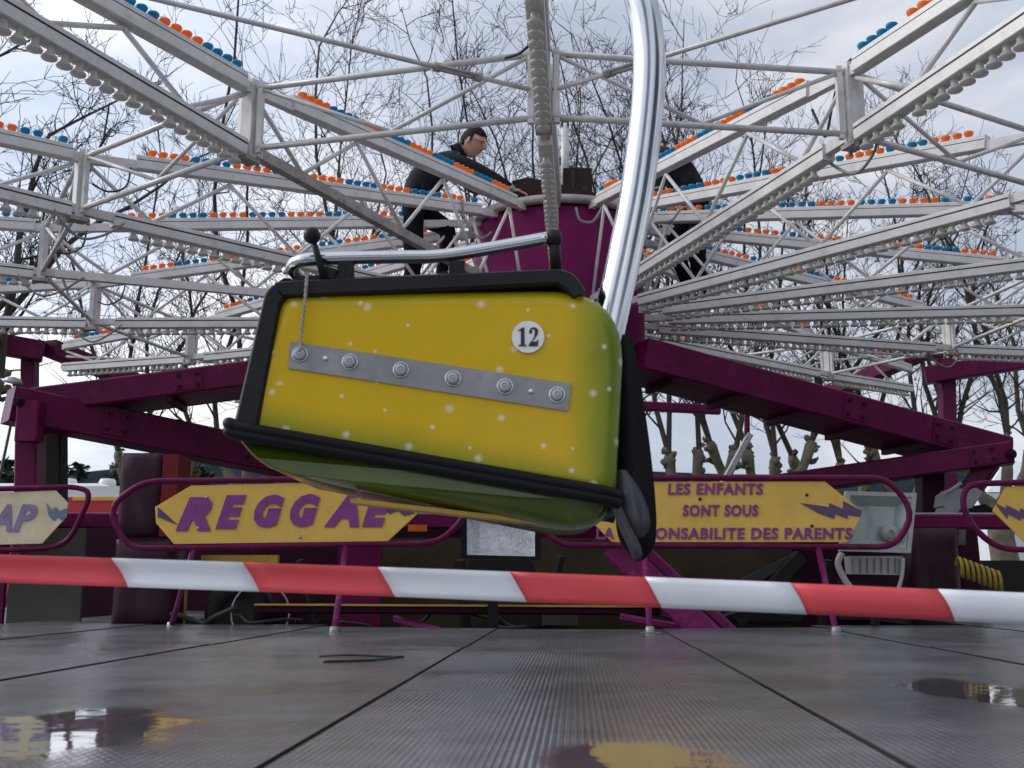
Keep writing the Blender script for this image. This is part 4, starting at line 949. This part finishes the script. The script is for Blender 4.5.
def person(label, J, headc, fwd, up, hands, hood=False, sc=1.14):
    E_ = []; SM = {}
    def e(a, b_, m): E_.append((a, b_)); SM[(a, b_)] = m
    e('pelvis', 'belly', 0); e('belly', 'chest', 0); e('chest', 'neck0', 0); e('neck0', 'neck1', 2); e('neck1', 'skull', 2)
    for s_ in 'ab':
        e('chest', 'sh'+s_, 0); e('sh'+s_, 'el'+s_, 0); e('el'+s_, 'wr'+s_, 0); e('wr'+s_, 'pa'+s_, 2)
        e('pelvis', 'hip'+s_, 1); e('hip'+s_, 'kn'+s_, 1); e('kn'+s_, 'an'+s_, 1); e('an'+s_, 'to'+s_, 3)
    for s_, dirs in hands.items():
        pa = Vector(J['pa'+s_][0]); dr, sd = dirs
        J['kb'+s_] = (pa+dr*.045, (.034, .016)); e('pa'+s_, 'kb'+s_, 2)
        for q, (off, ln, bend) in enumerate(((-.03, .062, .2), (-.010, .072, .3), (.012, .068, .35), (.032, .05, .45))):
            b0 = pa+dr*.055+sd*off; dn = Vector((0, 0, -1)); p1 = b0+(dr+dn*bend*.5).normalized()*ln*.55; p2 = p1+(dr+dn*(bend+.5)).normalized()*ln*.55
            J['f%d0%s' % (q, s_)] = (b0, .0095); J['f%d1%s' % (q, s_)] = (p1, .009); J['f%d2%s' % (q, s_)] = (p2, .0075)
            e('kb'+s_, 'f%d0%s' % (q, s_), 2); e('f%d0%s' % (q, s_), 'f%d1%s' % (q, s_), 2); e('f%d1%s' % (q, s_), 'f%d2%s' % (q, s_), 2)
        t0 = pa+sd*-.032+dr*.005; t1 = t0+(dr*.7-sd*.8).normalized()*.035; t2 = t1+(dr-sd*.2).normalized()*.028
        J['t0'+s_] = (t0, .012); J['t1'+s_] = (t1, .0105); J['t2'+s_] = (t2, .0085)
        e('pa'+s_, 't0'+s_, 2); e('t0'+s_, 't1'+s_, 2); e('t1'+s_, 't2'+s_, 2)
    me = skin_mesh(J, E_, [M['jacket'], M['trouser'], M['skin'], M['shoe']], SM)
    import bmesh
    hv, hf, fw, rt, upv = head_mesh(Vector(headc), fwd, up, sc)
    bm = bmesh.new(); bm.from_mesh(me); vv = [bm.verts.new(v) for v in hv]
    for f in hf:
        try: nf = bm.faces.new([vv[i] for i in f]); nf.smooth = True; nf.material_index = 2
        except ValueError: pass
    for s_ in (-1, 1):                                   # ears
        c_ = Vector(headc)+(rt*.074*s_-fw*.004-upv*.008)*sc
        r_ = bmesh.ops.create_uvsphere(bm, u_segments=10, v_segments=8, radius=1, matrix=Matrix.Translation(c_) @ Matrix((fw*.017*sc, rt*.010*sc, upv*.03*sc)).transposed().to_4x4())
        for v in r_['verts']:
            for f in v.link_faces: f.material_index = 2; f.smooth = True
    base_ = Vector(J['pelvis'][0]); base_.z = min(Vector(J['toa'][0]).z, Vector(J['tob'][0]).z)-.03
    for v in bm.verts: v.co -= base_
    bmesh.ops.remove_doubles(bm, verts=bm.verts[:], dist=.0002)
    bm.to_mesh(me); bm.free(); me.name = 'person'
    o = bpy.data.objects.new('person', me); COL.objects.link(o); o.location = base_; W[o.name] = base_
    setp(o, label, 'person')
    # hair cap: the upper and back part of the skull, slightly proud
    hb = MB(); keep = {}
    for i, v in enumerate(hv):
        d_ = (v-Vector(headc))/sc; f, u, s2 = d_.dot(fw), d_.dot(upv), d_.dot(rt)
        if u > .062-.0*f or (f < .022 and u > -.02) or (f < -.03 and u > -.06) or (u > .04 and f < .075):
            keep[i] = Vector(headc)+(v-Vector(headc))*(1.075+random.uniform(0, .02)) if not hood else Vector(headc)+(v-Vector(headc))*1.16
    ids = {i: k for k, i in enumerate(keep)}
    hb.add(list(keep.values()), [tuple(ids[i] for i in f) for f in hf if all(i in ids for i in f)], True)
    ho = part(hb, 'hood' if hood else 'hair', M['jacket'] if hood else M['hair'], o)
    smd = ho.modifiers.new('t', 'SOLIDIFY'); smd.thickness = .008; smd.offset = -1
    # collar
    n0, n1 = Vector(J['neck0'][0]), Vector(J['neck1'][0]); cb = MB(); ax = (n1-n0).normalized()
    cb.lathe([(.085, -.02), (.078, .02), (.072, .055), (.066, .05), (.07, .0)], n0, ax, 18); part(cb, 'collar', M['jacket'], o)
    if not hood:
        gb = MB(); hc = Vector(headc)
        for s_ in (-1, 1):
            cc = hc+(fw*.096+rt*.032*s_+upv*.006)*sc
            gb.tube([cc+(rt*math.cos(a)*.024+upv*math.sin(a)*.016)*sc for a in [2*PI*i/14 for i in range(15)]], .0028, 5, cap=False)
            gb.tube([hc+(fw*.094+rt*.056*s_+upv*.008)*sc, hc+(fw*.04+rt*.078*s_+upv*.008)*sc, hc+(-fw*.01+rt*.08*s_+upv*.004)*sc], .0026, 5)
        gb.tube([hc+(fw*.102+rt*-.009+upv*.008)*sc, hc+(fw*.102+rt*.009+upv*.008)*sc], .0026, 5)
        part(gb, 'glasses', M['ink'], o)
    # jacket hem
    return o
YM = 9.05
J = {'pelvis': (P(411, 203, YM), (.19, .18)), 'belly': (P(417, 182, YM), (.23, .20)), 'chest': (P(437, 162, YM), (.235, .20)),
     'neck0': (P(457, 153, YM), .078), 'neck1': (P(463, 150, YM), .06), 'skull': (P(467, 148, YM), .055),
     'sha': (P(450, 161, YM-.2), .115), 'ela': (P(486, 177, YM-.22), .085), 'wra': (P(510, 187, YM-.18), .048), 'paa': (P(515, 191.5, YM-.17), (.034, .02)),
     'shb': (P(452, 159, YM+.18), .11), 'elb': (P(472, 186, YM+.16), .075), 'wrb': (P(490, 192, YM+.0), .042), 'pab': (P(495, 194, YM-.02), (.034, .02)),
     'hipa': (P(412, 216, YM-.1), .115), 'kna': (P(414, 262, YM-.1), .082), 'ana': (P(407, 301, YM), .055), 'toa': (P(420, 307, YM-.08), .042),
     'hipb': (P(421, 214, YM+.1), .115), 'knb': (P(450, 230, YM+.05), .082), 'anb': (P(441, 275, YM+.1), .055), 'tob': (P(453, 282, YM+.06), .042)}
hd = {'a': (Vector((.96, -.1, -.28)).normalized(), Vector((.05, 1, .0)).normalized()), 'b': (Vector((.9, -.2, -.35)).normalized(), Vector((.1, 1, 0)).normalized())}
person('man in a dark jacket and glasses leaning over the arms to work at the drum', J, P(473, 142.5, YM-.02), Vector((.86, -.28, -.42)), Vector((.4, -.1, .9)), hd)
YN = 9.25
J = {'pelvis': (P(699, 200, YN), (.17, .16)), 'belly': (P(688, 180, YN), (.21, .18)), 'chest': (P(668, 161, YN), (.215, .18)),
     'neck0': (P(653, 151, YN), .08), 'neck1': (P(647, 148, YN), .06), 'skull': (P(642, 147, YN), .055),
     'sha': (P(662, 158, YN-.2), .115), 'ela': (P(652, 205, YN-.25), .062), 'wra': (P(634, 214, YN-.22), .042), 'paa': (P(629, 214, YN-.22), (.034, .02)),
     'shb': (P(660, 155, YN+.18), .11), 'elb': (P(645, 195, YN+.15), .062), 'wrb': (P(628, 200, YN+.05), .042), 'pab': (P(623, 201, YN+.05), (.034, .02)),
     'hipa': (P(702, 213, YN-.1), .12), 'kna': (P(696, 252, YN-.15), .085), 'ana': (P(704, 296, YN), .056), 'toa': (P(691, 301, YN-.05), .042),
     'hipb': (P(695, 213, YN+.1), .12), 'knb': (P(672, 240, YN+.1), .085), 'anb': (P(690, 290, YN+.15), .056), 'tob': (P(677, 296, YN+.12), .042)}
hd = {'a': (Vector((-.95, -.1, -.2)).normalized(), Vector((.0, 1, 0))), 'b': (Vector((-.95, -.1, -.2)).normalized(), Vector((0, 1, 0)))}
person('worker in dark hooded clothes bending over the arms behind the chrome pole', J, P(645, 147, YN), Vector((-.8, -.2, -.5)), Vector((-.4, 0, .9)), hd, hood=True)

# ------------------------------------------------------------------ trees
def bare_tree(label, px, Y, htop, knuckles, seed, spread=1.0, dense=1.0, name='plane_tree', group='bare trees behind the ride', thin=1.0):
    r = random.Random(seed); bx = P(px, 500, Y).x
    t = thing(name, (bx, Y, GZ), label, 'tree', group)
    tb, cb = MB(), MB(); cb.cur = 0
    zk = 2.0+r.uniform(-.2, .2)
    tb.tube([(bx, Y, GZ-.05), (bx+.05, Y, .3), (bx-.04, Y, 1.1), (bx, Y, 1.65)], [.36, .27, .24, .25], 9)
    def twig(p, d, ln, rad, depth):
        n = 3 if depth else 2; pts = [p]; rs = [rad]; dd = d.copy()
        for i in range(n):
            dd = (dd+Vector((r.gauss(0, .24), r.gauss(0, .24), r.gauss(.09, .16)))).normalized()
            p = p+dd*ln/n; pts.append(p); rs.append(max(rad*(1-.28*(i+1)), .005*thin))
        cb.cur = 0 if rad > .022 else 1
        cb.tube(pts, rs, 5 if rad > .03 else 3, cap=False)
        if depth <= 0: return
        kids = r.randint(2, 3) if depth > 1 else r.randint(2, 4)
        for k in range(int(round(kids*dense))):
            j = r.randint(1, n); side = Vector((r.gauss(0, 1), r.gauss(0, 1), r.gauss(.15, .5))).normalized()
            nd = (dd*.75+side*.75).normalized(); twig(pts[j], nd, ln*r.uniform(.45, .75), max(rs[j]*.6, .006*thin), depth-1)
    for ox, oy in knuckles:
        kp = Vector((bx+ox, Y+oy, zk+r.uniform(.45, 1.0)))
        tb.tube(smooth_path([(bx, Y, 1.55), (bx+ox*.45, Y+oy*.5, 1.9), (bx+ox*.8, Y+oy*.9, kp.z-.5), kp], 4), [.15]*4+[.105]*4+[.085, .09, .10, .105, .075], 8)
        for q in range(9):                                # knobs left by pollarding
            a = r.uniform(0, 6.28); c_ = kp+Vector((math.cos(a)*.07, math.sin(a)*.07, r.uniform(-.4, .08))); s_ = r.uniform(.03, .065)
            n0 = len(tb.v); tb.lathe([(s_*math.sin(PI*i/5), s_*1.3*math.cos(PI*i/5)) for i in range(6)], c_, (math.cos(a), math.sin(a), r.uniform(-.2, .9)), 6)
            for v in tb.v[n0:]: v += Vector((r.gauss(0, .012), r.gauss(0, .012), r.gauss(0, .014)))
        for q in range(r.randint(1, 2)):                  # long leaders
            H_ = htop*r.uniform(.75, 1.05)-kp.z; n = 9; p = kp.copy(); dd = Vector((ox*.13*spread+r.gauss(0, .10), oy*.1+r.gauss(0, .1), 1)).normalized(); pts = [p]; rs = [.054]
            for i in range(n):
                dd = (dd+Vector((r.gauss(0, .19)*spread, r.gauss(0, .19), .16))).normalized(); p = p+dd*H_/n; pts.append(p); rs.append(.054*(1-.84*(i+1)/n))
            cb.cur = 0; cb.tube(pts, rs, 6, cap=False)
            for i in range(1, n+1):
                for k in range(int(round(r.randint(1, 3)*dense))):
                    side = Vector((r.gauss(0, 1), r.gauss(0, 1), r.uniform(.1, .9))).normalized()
                    twig(pts[i]+(pts[i-1]-pts[i])*r.random(), (dd*.5+side*spread).normalized(), H_*r.uniform(.10, .26)*(1.15-.5*i/n), max(rs[i]*.55, .012), 3 if i < n else 2)
    part(tb, 'trunk', M['bark'], t); part(cb, 'crown', [M['branch'], M['twig']], t)
K3 = [(-.7, .1), (.1, -.3), (.75, .2)]; K4 = [(-.9, .2), (-.3, -.3), (.35, .3), (.95, -.1)]; K2 = [(-.45, .1), (.5, -.1)]
trees = [
 ('tall bare tree at the left behind the second white truss post from the left', 150, 21, 9.6, K3, 1, 1.15),
 ('tall bare tree seen over the left end of the yellow gondola', 262, 20, 12.6, K4, 12, 1.0),
 ('tall bare tree rising behind the back of the man with glasses', 372, 20.5, 12.8, K4, 13, 1.0),
 ('tall bare tree standing behind the lamp-covered centre arm', 500, 20, 12.4, K3, 14, 1.0),
 ('tall bare tree just left of the bend in the chrome pole', 600, 20.5, 12.2, K3, 15, .9),
 ('bare knobbly tree just right of the chrome pole and black belt', 684, 20, 11.2, K4, 16, .9),
 ('bare tree with forked knobbly limbs above the yellow notice sign', 762, 20.5, 10.2, K4, 17, 1.0),
 ('bare knobbly tree above the notch of the right purple beam', 832, 21, 9.8, K3, 18, 1.0),
 ('bare tree behind the far right lamp arms left of the rear purple post', 912, 21, 10.4, K3, 19, 1.1),
 ('bare tree at the right edge of the picture above the purple corner', 1000, 21, 10.2, K3, 20, 1.2)]
for (lb, px, Y, h, kn, sd, spd) in trees: bare_tree(lb, px, Y, h, kn, sd, spd, dense=.95, thin=.9)
bare_tree('nearest bare tree at the left edge with twigs spreading over the bright cloud', -150, 13.0, 8.0, [(.5, .2), (1.1, -.2), (1.5, .3), (.9, .6)], 33, 2.1, dense=1.15, thin=.8)
# distant conifers on the left
def conifer(label, px, Y, ytop, wpx, seed):
    r = random.Random(seed); top = P(px, ytop, Y); wpx *= 1.25; t = thing('distant_conifer', (top.x, Y, GZ), label, 'tree', 'dark trees in front of the hill')
    H_ = top.z-GZ; wd_ = wpx/F*Y; m = MB(); m.tube([(top.x, Y, GZ), (top.x, Y, top.z-.3)], [.5, .1], 6); part(m, 'trunk', M['bark'], t)
    m = MB(); n = 1500
    for i in range(n):
        h = r.random()**.8; z = top.z-h*H_*.95; rad = wd_*.5*(.15+.85*h)*r.uniform(.3, 1.05)*(1+.25*math.sin(h*22)); a = r.uniform(0, 6.28)
        c_ = Vector((top.x+rad*math.cos(a), Y+rad*math.sin(a), z)); s_ = wd_*r.uniform(.035, .085)
        vs = [c_+Vector((r.gauss(0, 1), r.gauss(0, 1), r.gauss(0, .45)))*s_ for _ in range(4)]; m.add(vs, [(0, 1, 2, 3)])
    part(m, 'crown', M['conifer'], t)
conifer('dark spreading cedar beside the left purple leg', 78, 90, 463, 46, 1)
conifer('dark pointed conifer just left of the padded cover', 114, 95, 463, 26, 2)
conifer('dark tree at the far left edge before the hill', 8, 85, 460, 44, 3)
conifer('dark round tree in the gap right of the red pad', 200, 95, 466, 50, 4)

# ------------------------------------------------------------------ vehicle, tent, pole in the distance
YV = 26
t = thing('rescue_truck', (P(85, 0, YV).x, YV, GZ), 'red and white truck with a yellow stripe parked behind the left barrier', 'truck')
x0, x1 = P(-30, 0, YV).x, P(152, 0, YV).x; zt = P(0, 486, YV).z; zr = P(0, 497, YV).z; zb = P(0, 513, YV).z
m = MB(); m.box((x0, YV, zr), (x1, YV+2.2, zt)); m.prism([Vector((x0+.2, YV+.2, zt)), Vector((x1-.3, YV+.2, zt)), Vector((x1-.6, YV+.3, zt+.09)), Vector((x0+.5, YV+.3, zt+.09))], (0, 1.7, 0)); part(m, 'roof', M['cream'], t)
m = MB(); m.box((x0, YV-.005, GZ+.45), (x1, YV+2.2, zr-.002)); part(m, 'body', M['vehred'], t)
m = MB(); m.box((P(108, 0, YV).x, YV-.03, P(0, 500.5, YV).z), (x1, YV-.006, zr)); part(m, 'side_stripe', M['vehyel'], t)
m = MB(); m.box((x0, YV-.03, P(0, 519, YV).z), (x1, YV-.006, P(0, 514, YV).z)); part(m, 'side_rail', M['zinc'], t)
for x in (-5, 120):
    q = P(x, 0, YV); m = MB(); m.lathe([(.0, .1), (.35, .1), (.45, .05), (.45, -.15), (0, -.15)], (q.x, YV+.1, GZ+.45), (0, -1, 0), 20); part(m, 'wheel', M['rubber'], t)
for x, y, s_ in ((60, 483.5, .16), (98, 485, .2)):
    q = P(x, y, YV); m = MB(); m.lathe([(.0, .12), (s_*.8, .1), (s_, .02), (s_, -.12), (0, -.12)], (q.x, YV+.6, zt+.12), seg=14); part(m, 'roof_beacon', M['cream'], t)
YT = 30
t = thing('white_tent', (P(1010, 0, YT).x, YT, GZ), 'white peaked marquee tent behind the right purple corner', 'tent')
m = MB(); ap = P(1006, 458, YT+2); xa, xb = P(950, 0, YT).x, P(1075, 0, YT).x; ze = P(0, 492, YT).z
m.add([(xa, YT, ze), (xb, YT, ze), (xb, YT+4, ze), (xa, YT+4, ze), ap], [(0, 1, 4), (1, 2, 4), (2, 3, 4), (3, 0, 4)]); part(m, 'canopy', M['tent'], t)
m = MB(); m.box((xa+.02, YT+.02, GZ), (xb-.02, YT+3.98, ze-.01)); part(m, 'wall', M['tent'], t)
t = MB(); t.tube([(P(18, 0, 16).x, 16, GZ), P(16, 400, 16)], .022, 6); setp(t.build('flag_pole', M['darkcable'], origin=(P(18, 0, 16).x, 16, GZ)), 'thin dark pole left of the purple corner leg', 'pole')
